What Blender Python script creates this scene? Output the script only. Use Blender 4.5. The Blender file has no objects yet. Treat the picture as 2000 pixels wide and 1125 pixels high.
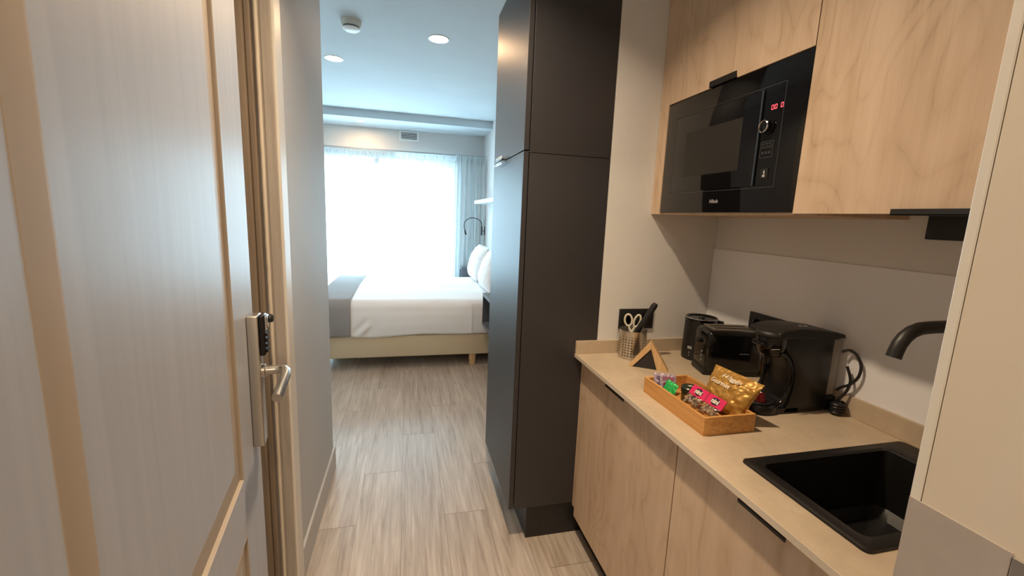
import bpy, bmesh, math, random
from mathutils import Vector, Matrix, noise
random.seed(7)
PI = math.pi
S = bpy.context.scene
COL = S.collection

# ------------------------------------------------------------------ camera
CAM_H = 1.45
YAW, PITCH, ROLL, FPX = 0.243856, 0.163517, 0.0405475, 836.46
cy, sy, cp, sp = math.cos(YAW), math.sin(YAW), math.cos(PITCH), math.sin(PITCH)
fwd = Vector((sy * cp, cy * cp, -sp))
right = Vector((cy, -sy, 0))
up = right.cross(fwd)
cr, sr = math.cos(ROLL), math.sin(ROLL)
r2 = cr * right + sr * up
u2 = -sr * right + cr * up
cam_data = bpy.data.cameras.new('camera')
cam_data.sensor_width = 36.0
cam_data.lens = FPX / 2000 * 36
cam_data.clip_start = 0.02
cam = bpy.data.objects.new('camera', cam_data)
COL.objects.link(cam)
M = Matrix((r2, u2, -fwd)).transposed().to_4x4()
M.translation = Vector((0, 0, CAM_H))
cam.matrix_world = M
S.camera = cam

# ------------------------------------------------------------------ world, view, big lights
W = bpy.data.worlds.new('daylight')
S.world = W
W.use_nodes = True
wb = W.node_tree.nodes['Background']
wb.inputs[0].default_value = (0.60, 0.84, 1.0, 1)
wb.inputs[1].default_value = 10.0
S.view_settings.view_transform = 'Standard'
S.view_settings.look = 'None'
S.view_settings.gamma = 1
S.view_settings.exposure = 0.0
S.view_settings.use_curve_mapping = False

WARM = (1.0, 0.775, 0.535)
def area_light(name, loc, size, power, color, rot=(0, 0, 0), size_y=None, spread=None):
    d = bpy.data.lights.new(name, 'AREA')
    d.energy = power
    d.color = color
    d.size = size
    if size_y:
        d.shape = 'RECTANGLE'; d.size_y = size_y
    else:
        d.shape = 'DISK'
    if spread:
        d.spread = spread
    o = bpy.data.objects.new(name, d)
    o.location = loc
    o.rotation_euler = rot
    COL.objects.link(o)
    return o
# daylight coming in through the window (a sky patch outside the glass, facing into the room)
area_light('window_daylight', (-0.4, 6.32, 1.27), 2.05, 27, (0.52, 0.80, 1.0), (-PI / 2, 0, 0), 1.72)
# warm fill light added in the unseen hallway behind the camera
hall_fill = area_light('hallway_fill_light', (0.08, -1.05, 2.40), 0.35, 33, WARM)

# ------------------------------------------------------------------ materials
def srgb(r, g, b):
    f = lambda c: (c / 12.92 if c <= 0.04045 else ((c + 0.055) / 1.055) ** 2.4)
    return (f(r / 255), f(g / 255), f(b / 255), 1)

class NT:
    def __init__(s, name):
        s.m = bpy.data.materials.new(name)
        s.m.use_nodes = True
        s.t = s.m.node_tree
        s.b = s.t.nodes['Principled BSDF']
        s.out = s.t.nodes['Material Output']
    def n(s, typ, **kw):
        nd = s.t.nodes.new(typ)
        for k, v in kw.items():
            setattr(nd, k, v)
        return nd
    def l(s, a, b):
        s.t.links.new(a, b)
    def set(s, nd, key, val):
        if hasattr(val, 'node'):
            s.l(val, nd.inputs[key])
        else:
            nd.inputs[key].default_value = val
    def math(s, op, a, b=0.0, c=0.0):
        nd = s.n('ShaderNodeMath', operation=op)
        for i, v in enumerate((a, b, c)):
            s.set(nd, i, v)
        return nd.outputs[0]
    def mapping(s, vec, scale=(1, 1, 1), loc=(0, 0, 0), rot=(0, 0, 0)):
        nd = s.n('ShaderNodeMapping')
        s.l(vec, nd.inputs[0])
        nd.inputs['Scale'].default_value = scale
        nd.inputs['Location'].default_value = loc
        nd.inputs['Rotation'].default_value = rot
        return nd.outputs[0]
    def noise(s, vec, scale=5, detail=3, rough=0.5, dist=0.0):
        nd = s.n('ShaderNodeTexNoise')
        s.l(vec, nd.inputs['Vector'])
        nd.inputs['Scale'].default_value = scale
        nd.inputs['Detail'].default_value = detail
        nd.inputs['Roughness'].default_value = rough
        nd.inputs['Distortion'].default_value = dist
        return nd.outputs[0]
    def ramp(s, fac, stops):
        nd = s.n('ShaderNodeValToRGB')
        s.l(fac, nd.inputs[0])
        e = nd.color_ramp.elements
        while len(e) < len(stops):
            e.new(0.5)
        for i, (p, c) in enumerate(stops):
            e[i].position = p
            e[i].color = c
        return nd.outputs[0]
    def mix(s, fac, a, b, mode='MIX'):
        nd = s.n('ShaderNodeMix', data_type='RGBA', blend_type=mode)
        s.set(nd, 0, fac)
        s.set(nd, 6, a)
        s.set(nd, 7, b)
        return nd.outputs[2]
    def bump(s, h, strength=0.2, dist=0.002):
        nd = s.n('ShaderNodeBump')
        nd.inputs['Strength'].default_value = strength
        nd.inputs['Distance'].default_value = dist
        s.l(h, nd.inputs['Height'])
        s.l(nd.outputs[0], s.b.inputs['Normal'])
    def obj(s):
        return s.n('ShaderNodeTexCoord').outputs['Object']

def simple(name, col, rough=0.5, metal=0.0, bump=0, bscale=200, spec=0.5, coat=0, var=0.0):
    k = NT(name)
    k.b.inputs['Roughness'].default_value = rough
    k.b.inputs['Metallic'].default_value = metal
    k.b.inputs['Specular IOR Level'].default_value = spec
    k.b.inputs['Coat Weight'].default_value = coat
    o = k.obj()
    n = k.noise(o, bscale if bump else 12, 3)
    v = max(var, 0.02)
    d = tuple(c * (1 - v) for c in col[:3]) + (1,)
    k.l(k.ramp(n, [(0.3, d), (0.7, col)]), k.b.inputs['Base Color'])
    if bump:
        k.bump(n, bump, 0.002)
    return k.m

def wall_mat(name, col, rough=0.75, sc=150, st=0.35, streak=False):
    k = NT(name)
    o = k.obj()
    v = k.mapping(o, (1, 1, 0.25)) if streak else o
    n = k.noise(v, sc, 2)
    big = k.noise(o, 2.5, 2)
    d = tuple(c * 0.95 for c in col[:3]) + (1,)
    k.l(k.ramp(big, [(0.3, d), (0.7, col)]), k.b.inputs['Base Color'])
    k.b.inputs['Roughness'].default_value = rough
    k.bump(n, st, 0.0015)
    return k.m

def oak(name, offs, tint=1.0):
    k = NT(name)
    o = k.obj()
    p = k.mapping(o, (1, 1, 1), offs)
    warp = k.noise(k.mapping(p, (1, 2.3, 0.8)), 1.6, 2, 0.5, 0.6)
    sep = k.n('ShaderNodeSeparateXYZ')
    k.l(p, sep.inputs[0])
    y = k.math('ADD', sep.outputs[1], sep.outputs[0])
    base = k.math('ADD', k.math('MULTIPLY', y, 9.0), k.math('MULTIPLY', warp, 42.0))
    rings = k.math('POWER', k.math('ABSOLUTE', k.math('SINE', base)), 0.45)
    fine = k.noise(k.mapping(p, (60, 60, 2.2)), 2.2, 4, 0.6)
    mid = k.noise(k.mapping(p, (12, 12, 0.9)), 1.4, 3, 0.55, 0.4)
    f = k.math('ADD', k.math('MULTIPLY', rings, 0.16), k.math('ADD', k.math('MULTIPLY', fine, 0.26), k.math('MULTIPLY', mid, 0.56)))
    c = k.ramp(f, [(0.30, srgb(170, 144, 119)), (0.44, srgb(191, 165, 139)), (0.58, srgb(202, 177, 152)), (0.75, srgb(210, 187, 163))])
    k.l(c, k.b.inputs['Base Color'])
    k.b.inputs['Roughness'].default_value = 0.55
    k.bump(f, 0.25, 0.001)
    return k.m

def floor_mat():
    k = NT('floor_vinyl_oak')
    o = k.obj()
    sep = k.n('ShaderNodeSeparateXYZ')
    k.l(o, sep.inputs[0])
    X, Y = sep.outputs[0], sep.outputs[1]
    cx = k.math('DIVIDE', k.math('ADD', X, 0.231), 0.2045)
    c = k.math('FLOOR', cx)
    fx = k.math('FRACT', cx)
    ly = k.math('DIVIDE', k.math('SUBTRACT', Y, k.math('MULTIPLY_ADD', c, 0.41, 2.31)), 1.23)
    r = k.math('FLOOR', ly)
    fy = k.math('FRACT', ly)
    gx = k.math('MULTIPLY', k.math('LESS_THAN', fx, 0.012), 1.0)
    gy = k.math('LESS_THAN', fy, 0.0035)
    gap = k.math('MAXIMUM', gx, gy)
    comb = k.n('ShaderNodeCombineXYZ')
    k.l(k.math('MULTIPLY', c, 3.17), comb.inputs[0])
    k.l(k.math('MULTIPLY', r, 7.31), comb.inputs[1])
    k.l(k.math('MULTIPLY_ADD', c, 1.7, r), comb.inputs[2])
    add = k.n('ShaderNodeVectorMath', operation='ADD')
    k.l(o, add.inputs[0]); k.l(comb.outputs[0], add.inputs[1])
    v = add.outputs[0]
    n1 = k.noise(k.mapping(v, (26, 1.3, 1)), 1.5, 4, 0.6, 1.1)
    n2 = k.noise(k.mapping(v, (8, 0.9, 1)), 1.3, 3, 0.6, 1.8)
    n3 = k.noise(k.mapping(v, (110, 4, 1)), 1.5, 3, 0.6)
    f = k.math('ADD', k.math('MULTIPLY', n1, 0.5), k.math('ADD', k.math('MULTIPLY', n2, 0.3), k.math('MULTIPLY', n3, 0.2)))
    wn = k.n('ShaderNodeTexWhiteNoise')
    k.l(comb.outputs[0], wn.inputs[0])
    f = k.math('ADD', f, k.math('MULTIPLY', k.math('SUBTRACT', wn.outputs[0], 0.5), 0.07))
    col = k.ramp(f, [(0.34, srgb(146, 131, 118)), (0.44, srgb(168, 155, 142)), (0.53, srgb(182, 170, 158)), (0.64, srgb(200, 190, 178))])
    col = k.mix(k.math('MULTIPLY', gap, 0.55), col, srgb(110, 90, 75))
    k.l(col, k.b.inputs['Base Color'])
    k.b.inputs['Roughness'].default_value = 0.34
    k.bump(f, 0.12, 0.001)
    return k.m

def stone_mat():
    k = NT('worktop_stone')
    o = k.obj()
    n = k.noise(o, 9, 5, 0.65, 0.8)
    n2 = k.noise(k.mapping(o, (2, 1, 1)), 60, 3)
    f = k.math('MULTIPLY_ADD', n2, 0.25, k.math('MULTIPLY', n, 0.75))
    k.l(k.ramp(f, [(0.3, srgb(176, 158, 136)), (0.6, srgb(192, 174, 150)), (0.8, srgb(202, 186, 164))]), k.b.inputs['Base Color'])
    k.b.inputs['Roughness'].default_value = 0.45
    return k.m

def emis(name, col, st):
    k = NT(name)
    k.b.inputs['Base Color'].default_value = (0.02, 0.02, 0.02, 1)
    k.b.inputs['Emission Color'].default_value = col
    k.b.inputs['Emission Strength'].default_value = st
    return k.m

def fabric_translucent(name, col, trans, transp):
    k = NT(name)
    o = k.obj()
    n = k.noise(o, 300, 2)
    tl = k.n('ShaderNodeBsdfTranslucent'); tl.inputs[0].default_value = col
    df = k.n('ShaderNodeBsdfDiffuse'); df.inputs[0].default_value = col
    tp = k.n('ShaderNodeBsdfTransparent')
    m1 = k.n('ShaderNodeMixShader'); m1.inputs[0].default_value = trans
    k.l(df.outputs[0], m1.inputs[1]); k.l(tl.outputs[0], m1.inputs[2])
    m2 = k.n('ShaderNodeMixShader')
    k.l(k.math('MULTIPLY_ADD', n, 0.1, transp - 0.05), m2.inputs[0])
    k.l(m1.outputs[0], m2.inputs[1]); k.l(tp.outputs[0], m2.inputs[2])
    k.l(m2.outputs[0], k.out.inputs['Surface'])
    return k.m

def chrome_mat(name, col=(0.6, 0.58, 0.55, 1), rough=0.3):
    return simple(name, col, rough, 1.0)

def cup_mat():
    k = NT('perforated_steel')
    o = k.obj()
    sep = k.n('ShaderNodeSeparateXYZ'); k.l(o, sep.inputs[0])
    th = k.math('ARCTAN2', sep.outputs[1], sep.outputs[0])
    u = k.math('MULTIPLY', th, 28 / (2 * PI))
    row = k.math('MULTIPLY', sep.outputs[2], 1 / 0.0115)
    fl = k.math('FLOOR', row)
    fu = k.math('SUBTRACT', k.math('FRACT', u), 0.5)
    fv = k.math('SUBTRACT', k.math('FRACT', row), 0.5)
    d = k.math('SQRT', k.math('ADD', k.math('MULTIPLY', fu, fu), k.math('MULTIPLY', fv, fv)))
    hole = k.math('LESS_THAN', d, 0.27)
    hole = k.math('MULTIPLY', hole, k.math('LESS_THAN', sep.outputs[2], 0.098))
    hole = k.math('MULTIPLY', hole, k.math('GREATER_THAN', sep.outputs[2], 0.011))
    hole = k.math('MULTIPLY', hole, k.math('GREATER_THAN', k.math('FRACT', k.math('MULTIPLY', u, 1 / 6.999)), 0.16))
    k.b.inputs['Metallic'].default_value = 1
    k.b.inputs['Roughness'].default_value = 0.28
    k.b.inputs['Base Color'].default_value = (0.55, 0.53, 0.5, 1)
    tp = k.n('ShaderNodeBsdfTransparent')
    mx = k.n('ShaderNodeMixShader')
    k.l(hole, mx.inputs[0]); k.l(k.b.outputs[0], mx.inputs[1]); k.l(tp.outputs[0], mx.inputs[2])
    k.l(mx.outputs[0], k.out.inputs['Surface'])
    return k.m

def glass_mat(name, col=(1, 1, 1, 1), rough=0.02, alpha=0.2):
    k = NT(name)
    tp = k.n('ShaderNodeBsdfTransparent'); tp.inputs[0].default_value = col
    gl = k.n('ShaderNodeBsdfGlossy'); gl.inputs['Roughness'].default_value = rough
    mx = k.n('ShaderNodeMixShader'); mx.inputs[0].default_value = alpha
    k.l(tp.outputs[0], mx.inputs[1]); k.l(gl.outputs[0], mx.inputs[2])
    k.l(mx.outputs[0], k.out.inputs['Surface'])
    return k.m

MT = {}
MT['wall'] = wall_mat('wall_paint', srgb(218, 216, 214), 0.6, 130, 0.35, True)
MT['wall_shade'] = wall_mat('wall_paint_shaded', srgb(188, 188, 188), 0.6, 130, 0.5, True)  # same wall paint, darkened copy for the shaded corridor wall
MT['splash'] = wall_mat('backsplash_laminate', srgb(236, 236, 240), 0.28, 40, 0.02)
MT['ceil'] = wall_mat('ceiling_paint', srgb(198, 206, 210), 0.85, 160, 0.3)
MT['white'] = simple('white_trim_paint', srgb(214, 208, 198), 0.35)
MT['floor'] = floor_mat()
MT['stone'] = stone_mat()
MT['anth'] = simple('anthracite_laminate', srgb(39, 38, 43), 0.46, 0, 0.05, 400, spec=0.75)
MT['plinth'] = simple('black_plinth', srgb(30, 29, 30), 0.4)
MT['black'] = simple('matte_black', srgb(26, 26, 27), 0.45)
MT['gloss'] = simple('gloss_black', srgb(12, 12, 14), 0.12)
MT['glassblk'] = simple('black_glass', srgb(10, 10, 12), 0.06)
MT['sink'] = simple('black_granite_composite', srgb(17, 16, 16), 0.45, 0, 0.15, 500)
MT['steel'] = chrome_mat('brushed_steel', (0.55, 0.52, 0.48, 1), 0.32)
MT['chrome'] = chrome_mat('chrome', (0.8, 0.8, 0.8, 1), 0.12)
MT['cup'] = cup_mat()
MT['bamboo'] = None

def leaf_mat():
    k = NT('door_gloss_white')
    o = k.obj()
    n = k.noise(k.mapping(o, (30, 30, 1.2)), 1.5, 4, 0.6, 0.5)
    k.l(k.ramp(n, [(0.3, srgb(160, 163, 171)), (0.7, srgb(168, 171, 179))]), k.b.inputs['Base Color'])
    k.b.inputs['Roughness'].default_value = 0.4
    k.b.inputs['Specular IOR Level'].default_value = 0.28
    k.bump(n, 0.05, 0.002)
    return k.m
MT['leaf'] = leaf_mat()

def streak_wood(name, c1, c2, scale=(3, 60, 60), rough=0.5):
    k = NT(name)
    o = k.obj()
    n = k.noise(k.mapping(o, scale), 1.5, 4, 0.6, 0.4)
    k.l(k.ramp(n, [(0.3, c1), (0.7, c2)]), k.b.inputs['Base Color'])
    k.b.inputs['Roughness'].default_value = rough
    k.bump(n, 0.15, 0.001)
    return k.m
MT['bamboo'] = streak_wood('bamboo', srgb(184, 128, 66), srgb(214, 162, 98), (40, 2, 70))
MT['pine'] = streak_wood('pale_wood', srgb(196, 156, 108), srgb(220, 186, 140), (50, 50, 3))
MT['frame'] = streak_wood('frame_paint_grey_brown', srgb(156, 146, 136), srgb(172, 162, 150), (40, 40, 2), 0.4)  # grey-brown streaks, darker than the white architrave
MT['frame_brown'] = streak_wood('frame_brown', srgb(124, 108, 92), srgb(140, 124, 106), (40, 40, 2), 0.4)
MT['linen'] = simple('white_linen', srgb(243, 243, 243), 0.85, 0, 0.15, 300)
MT['runner'] = simple('grey_runner_cloth', srgb(158, 156, 155), 0.9, 0, 0.5, 220, var=0.15)
MT['divan'] = simple('beige_divan_cloth', srgb(206, 190, 160), 0.85, 0, 0.3, 300)
MT['grey_shelf'] = simple('dark_grey_panel', srgb(92, 96, 104), 0.45)
MT['sheer'] = fabric_translucent('sheer_voile', (0.9, 0.95, 0.97, 1), 0.5, 0.62)
MT['drape'] = fabric_translucent('drape_voile', (0.74, 0.78, 0.79, 1), 0.30, 0.04)
MT['lamp_on'] = emis('lamp_glow', (1.0, 0.76, 0.45, 1), 30)
MT['kick'] = simple('grey_kick_panel', srgb(170, 160, 152), 0.5, 0, 0.05, 30, var=0.06)
MT['putty'] = simple('cream_enamel', srgb(208, 196, 178), 0.4)

# ------------------------------------------------------------------ mesh helpers
class MB:
    def __init__(s):
        s.bm = bmesh.new()
    def box(s, x0, x1, y0, y1, z0, z1, bev=0.0, seg=2, rot=None, piv=None):
        b = bmesh.new()
        bmesh.ops.create_cube(b, size=1)
        for v in b.verts:
            v.co = Vector(((x0 + x1) / 2 + v.co.x * (x1 - x0), (y0 + y1) / 2 + v.co.y * (y1 - y0), (z0 + z1) / 2 + v.co.z * (z1 - z0)))
        if bev > 0:
            bmesh.ops.bevel(b, geom=list(b.edges), offset=bev, segments=seg, profile=0.5, affect='EDGES')
        if rot is not None:
            p = Vector(piv) if piv else Vector(((x0 + x1) / 2, (y0 + y1) / 2, (z0 + z1) / 2))
            for v in b.verts:
                v.co = p + rot @ (v.co - p)
        s.merge(b)
        return s
    def merge(s, b):
        me = bpy.data.meshes.new('tmp')
        b.to_mesh(me); b.free()
        s.bm.from_mesh(me)
        bpy.data.meshes.remove(me)
    def lathe(s, prof, c=(0, 0, 0), n=40, axis=None, close=False):
        """prof: list of (r, z); c: centre; axis: Vector the +z goes to"""
        b = bmesh.new()
        rings = []
        for r, z in prof:
            if r < 1e-6:
                rings.append([b.verts.new((0, 0, z))])
            else:
                rings.append([b.verts.new((r * math.cos(2 * PI * i / n), r * math.sin(2 * PI * i / n), z)) for i in range(n)])
        for a, d in zip(rings, rings[1:]):
            if len(a) == 1 and len(d) == 1:
                continue
            for i in range(n):
                j = (i + 1) % n
                if len(a) == 1:
                    b.faces.new((a[0], d[i], d[j]))
                elif len(d) == 1:
                    b.faces.new((a[i], a[j], d[0]))
                else:
                    b.faces.new((a[i], a[j], d[j], d[i]))
        q = Vector((0, 0, 1)).rotation_difference(Vector(axis)) if axis is not None else None
        for v in b.verts:
            if q is not None:
                v.co = q @ v.co
            v.co += Vector(c)
        bmesh.ops.recalc_face_normals(b, faces=list(b.faces))
        s.merge(b)
        return s
    def tube(s, pts, r, n=12, cap=True):
        """pts: list of Vectors; r: radius or list"""
        b = bmesh.new()
        pts = [Vector(p) for p in pts]
        rs = r if isinstance(r, (list, tuple)) else [r] * len(pts)
        rings = []
        prev = None
        for i, p in enumerate(pts):
            t = (pts[min(i + 1, len(pts) - 1)] - pts[max(i - 1, 0)]).normalized()
            if prev is None:
                a = Vector((0, 0, 1)) if abs(t.z) < 0.9 else Vector((1, 0, 0))
                u = t.cross(a).normalized()
            else:
                u = (prev - t * prev.dot(t)).normalized()
            prev = u
            w = t.cross(u)
            rings.append([b.verts.new(p + rs[i] * (math.cos(2 * PI * k / n) * u + math.sin(2 * PI * k / n) * w)) for k in range(n)])
        for a, d in zip(rings, rings[1:]):
            for k in range(n):
                j = (k + 1) % n
                b.faces.new((a[k], a[j], d[j], d[k]))
        if cap:
            b.faces.new(rings[0][::-1]); b.faces.new(rings[-1])
        bmesh.ops.recalc_face_normals(b, faces=list(b.faces))
        s.merge(b)
        return s
    def prism(s, poly, d, vec, bev=0.0, seg=2):
        """poly: list of 3d points in a plane, extruded by vec*d"""
        b = bmesh.new()
        vec = Vector(vec) * d
        lo = [b.verts.new(Vector(p)) for p in poly]
        hi = [b.verts.new(Vector(p) + vec) for p in poly]
        b.faces.new(lo); b.faces.new(hi[::-1])
        n = len(poly)
        for i in range(n):
            j = (i + 1) % n
            b.faces.new((lo[j], lo[i], hi[i], hi[j]))
        bmesh.ops.recalc_face_normals(b, faces=list(b.faces))
        if bev > 0:
            bmesh.ops.bevel(b, geom=list(b.edges), offset=bev, segments=seg, profile=0.5, affect='EDGES')
        s.merge(b)
        return s
    def grid(s, fn, nu, nv, close_u=False):
        b = bmesh.new()
        V = [[b.verts.new(fn(i / nu, j / nv)) for j in range(nv + 1)] for i in range(nu + 1)]
        for i in range(nu):
            for j in range(nv):
                b.faces.new((V[i][j], V[i + 1][j], V[i + 1][j + 1], V[i][j + 1]))
        bmesh.ops.remove_doubles(b, verts=list(b.verts), dist=1e-6)
        bmesh.ops.recalc_face_normals(b, faces=list(b.faces))
        s.merge(b)
        return s
    def xf(s, m):
        bmesh.ops.transform(s.bm, matrix=m, verts=list(s.bm.verts))
        return s
    def spl(s, pts, r, n=10):
        pts = [Vector(p) for p in pts]
        out = []
        q = [pts[0]] + pts + [pts[-1]]
        for i in range(1, len(q) - 2):
            a, b, c, d = q[i - 1:i + 3]
            for k in range(6):
                t = k / 6
                out.append(0.5 * (2 * b + (c - a) * t + (2 * a - 5 * b + 4 * c - d) * t * t + (3 * b - a - 3 * c + d) * t ** 3))
        out.append(pts[-1])
        return s.tube(out, r, n)
    def build(s, name, mat, parent=None, smooth=False, angle=35, origin=None):
        me = bpy.data.meshes.new(name)
        if origin is not None:
            bmesh.ops.translate(s.bm, vec=-Vector(origin), verts=list(s.bm.verts))
        s.bm.to_mesh(me); s.bm.free()
        me.materials.append(mat)
        if smooth:
            for p in me.polygons:
                p.use_smooth = True
            try:
                me.set_sharp_from_angle(angle=math.radians(angle))
            except Exception:
                pass
        o = bpy.data.objects.new(name, me)
        COL.objects.link(o)
        if origin is not None:
            o.location = origin
        if parent is not None:
            o.parent = parent
            # parts are given in world coordinates: cancel the parents' placement
            w = Matrix.Identity(4); q = parent; chain = []
            while q is not None:
                chain.append(q.matrix_basis.copy()); q = q.parent
            for mm in reversed(chain):
                w = w @ mm
            loc = Vector(origin) if origin is not None else Vector((0, 0, 0))
            o.matrix_basis = w.inverted() @ Matrix.Translation(loc)
        return o

def thing(name, label, cat, loc=(0, 0, 0), group=None):
    o = bpy.data.objects.new(name, None)
    o.empty_display_size = 0.05
    COL.objects.link(o)
    o.location = loc
    o['label'] = label
    o['category'] = cat
    if group:
        o['group'] = group
    return o
def tag(o, label, cat, group=None):
    o['label'] = label; o['category'] = cat
    if group:
        o['group'] = group
    return o
def struct(o):
    o['kind'] = 'structure'
    return o
def sbox(name, mat, *a, **k):
    return struct(MB().box(*a, **k).build(name, mat))
def struct_root(name, loc=(0, 0, 0)):
    o = bpy.data.objects.new(name, None); COL.objects.link(o); o.location = loc
    return struct(o)

def text_mesh(txt, size, ext=0.0004, bold=0.0, shear=0.0, align='CENTER', xscale=1.0):
    """a bmesh holding lettering in the XY plane, +Z outwards"""
    c = bpy.data.curves.new('txt', 'FONT')
    c.body = txt; c.size = size; c.extrude = ext; c.offset = bold; c.shear = shear
    c.align_x = align; c.align_y = 'CENTER'
    o = bpy.data.objects.new('txt', c)
    COL.objects.link(o)
    bpy.context.view_layer.update()
    me = bpy.data.meshes.new_from_object(o.evaluated_get(bpy.context.evaluated_depsgraph_get()))
    m = MB()
    m.bm.from_mesh(me)
    for v in m.bm.verts:
        v.co.x *= xscale
    bpy.data.objects.remove(o)
    bpy.data.curves.remove(c)
    bpy.data.meshes.remove(me)
    return m
def frame_mat(origin, xdir, ydir):
    x = Vector(xdir).normalized()
    z = x.cross(Vector(ydir)).normalized()
    y = z.cross(x)
    m = Matrix((x, y, z)).transposed().to_4x4()
    m.translation = Vector(origin)
    return m

# ------------------------------------------------------------------ room shell
ZC = 2.614
XL, XB = -0.405, 1.359
YW = 1.675
YF = 6.10
XH = 1.04
sbox('floor', MT['floor'], -1.9, 1.6, -2.2, 6.25, -0.06, 0.0)
sbox('ceiling', MT['ceil'], -1.9, 1.6, 0.10, 6.25, ZC, ZC + 0.08)
sbox('ceiling_hallway', MT['ceil'], -1.9, 1.6, -2.2, 0.10, 2.45, 2.53)
# corridor wall (with the bathroom doorway in it), end of the corridor, bathroom side
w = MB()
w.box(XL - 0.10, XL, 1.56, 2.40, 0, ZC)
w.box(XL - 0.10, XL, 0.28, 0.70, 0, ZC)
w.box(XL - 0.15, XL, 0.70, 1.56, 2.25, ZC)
struct(w.build('wall_left', MT['wall_shade']))
sbox('wall_bathroom', MT['wall'], -1.80, XL - 0.10, 2.30, 2.40, 0, ZC)
sbox('wall_bedroom_left', MT['wall'], -1.86, -1.76, 2.40, YF, 0, ZC)
sbox('wall_right', MT['wall'], XB, XB + 0.10, 0.345, YW, 0, ZC)
sbox('wall_niche', MT['wall'], 0.812, XB + 0.10, YW, 2.30, 0, ZC)
sbox('wall_headboard', MT['wall'], XH, XH + 0.10, 2.30, YF, 0, ZC)
# window wall with its opening, and the boxed beam in front of it
w = MB()
w.box(-1.86, -1.45, YF, YF + 0.12, 0, ZC)
w.box(0.66, XH + 0.1, YF, YF + 0.12, 0, ZC)
w.box(-1.45, 0.66, YF, YF + 0.12, 2.147, ZC)
w.box(-1.45, 0.66, YF, YF + 0.12, 0, 0.38)  # unseen sill, raised so less daylight reaches the floor
struct(w.build('wall_window', MT['wall']))
sbox('trim_1', MT['ceil'], -1.76, XH, 5.51, YF, 2.525, ZC, bev=0.003)
# entrance: masonry left and right of the doorway, lintel, hallway outside
sbox('wall_entrance_left', MT['wall'], -1.9, -0.30, 0.08, 0.27, 0, ZC)
sbox('wall_entrance_right', MT['putty'], 0.612, 1.6, -0.10, 0.345, 0, ZC)
sbox('wall_entrance_top', MT['wall'], -0.30, 0.612, 0.08, 0.27, 2.10, ZC)
sbox('wall_hallway_left', MT['wall'], -1.9, -1.8, -2.2, 0.08, 0, 2.45)
sbox('wall_hallway_right', MT['wall'], 1.5, 1.6, -2.2, -0.10, 0, 2.45)
sbox('wall_hallway_back', MT['wall'], -1.9, 1.6, -2.3, -2.2, 0, 2.45)

# jamb lining on the right of the entrance: corner bead, enamel face, grey kick panel, strike plate
sbox('trim_2', MT['white'], 0.598, 0.611, 0.3345, 0.3455, 0, 2.10, bev=0.0012)
sbox('trim_3', MT['putty'], 0.5985, 0.611, -0.10, 0.3335, 0, 2.10, bev=0.0008)
sbox('trim_4', MT['kick'], 0.5965, 0.5983, 0.2515, 0.3445, 0.10, 1.134)
st = MB().box(0.5955, 0.5984, 0.235, 0.2505, 0.93, 1.131, bev=0.0008).build('strike_plate', MT['steel'])
tag(st, 'narrow steel strike plate on the right door jamb at the photo edge', 'strike plate')

# baseboards
MT['base'] = simple('baseboard_grey', srgb(186, 182, 178), 0.45)
sbox('baseboard_left', MT['base'], XL, XL + 0.012, 1.62, 2.412, 0, 0.132, bev=0.003)
sbox('baseboard_left_end', MT['white'], -1.0, XL, 2.40, 2.412, 0, 0.132, bev=0.003)

# bathroom door frame on the left wall: reveal facing the camera, stop, weather bead, architrave
fr = struct_root('trim_5')
MB().box(-0.505, -0.4285, 1.540, 1.560, 0, 2.25).box(-0.4285, -0.399, 1.538, 1.560, 0, 2.25, bev=0.002).build('jamb', MT['frame'], fr)
MB().box(-0.52, -0.470, 1.515, 1.540, 0, 2.25, bev=0.003).box(-0.470, -0.452, 1.528, 1.540, 0, 2.25, bev=0.004).build('stop', MT['frame_brown'], fr)
bead = [(-0.4385, 1.536 + 0.0006 * math.sin(i * 1.7) + 0.0005 * math.sin(i * .61), 0.01 + i * 0.0165) for i in range(136)]
MB().tube(bead, 0.0055, 10).build('weather_bead', MT['putty'], fr, smooth=True)
MB().box(-0.404, -0.391, 1.545, 1.622, 0, 2.30, bev=0.005, seg=3).box(-0.404, -0.391, 0.62, 0.70, 0, 2.30, bev=0.005).box(-0.404, -0.391, 0.62, 1.622, 2.24, 2.30, bev=0.005).build('architrave', MT['white'], fr)
d2 = struct_root('door_2')
MB().box(-0.560, -0.521, 0.705, 1.56, 0.008, 2.30, bev=0.002).build('leaf', MT['white'], d2)

# ------------------------------------------------------------------ entrance door leaf, opened against the left wall
DL = frame_mat((-0.360, 1.12, 0), (0.1248, -0.99218, 0), (0, 0, 1))   # local x: towards the hinge, y: up, z: out of the face
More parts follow.
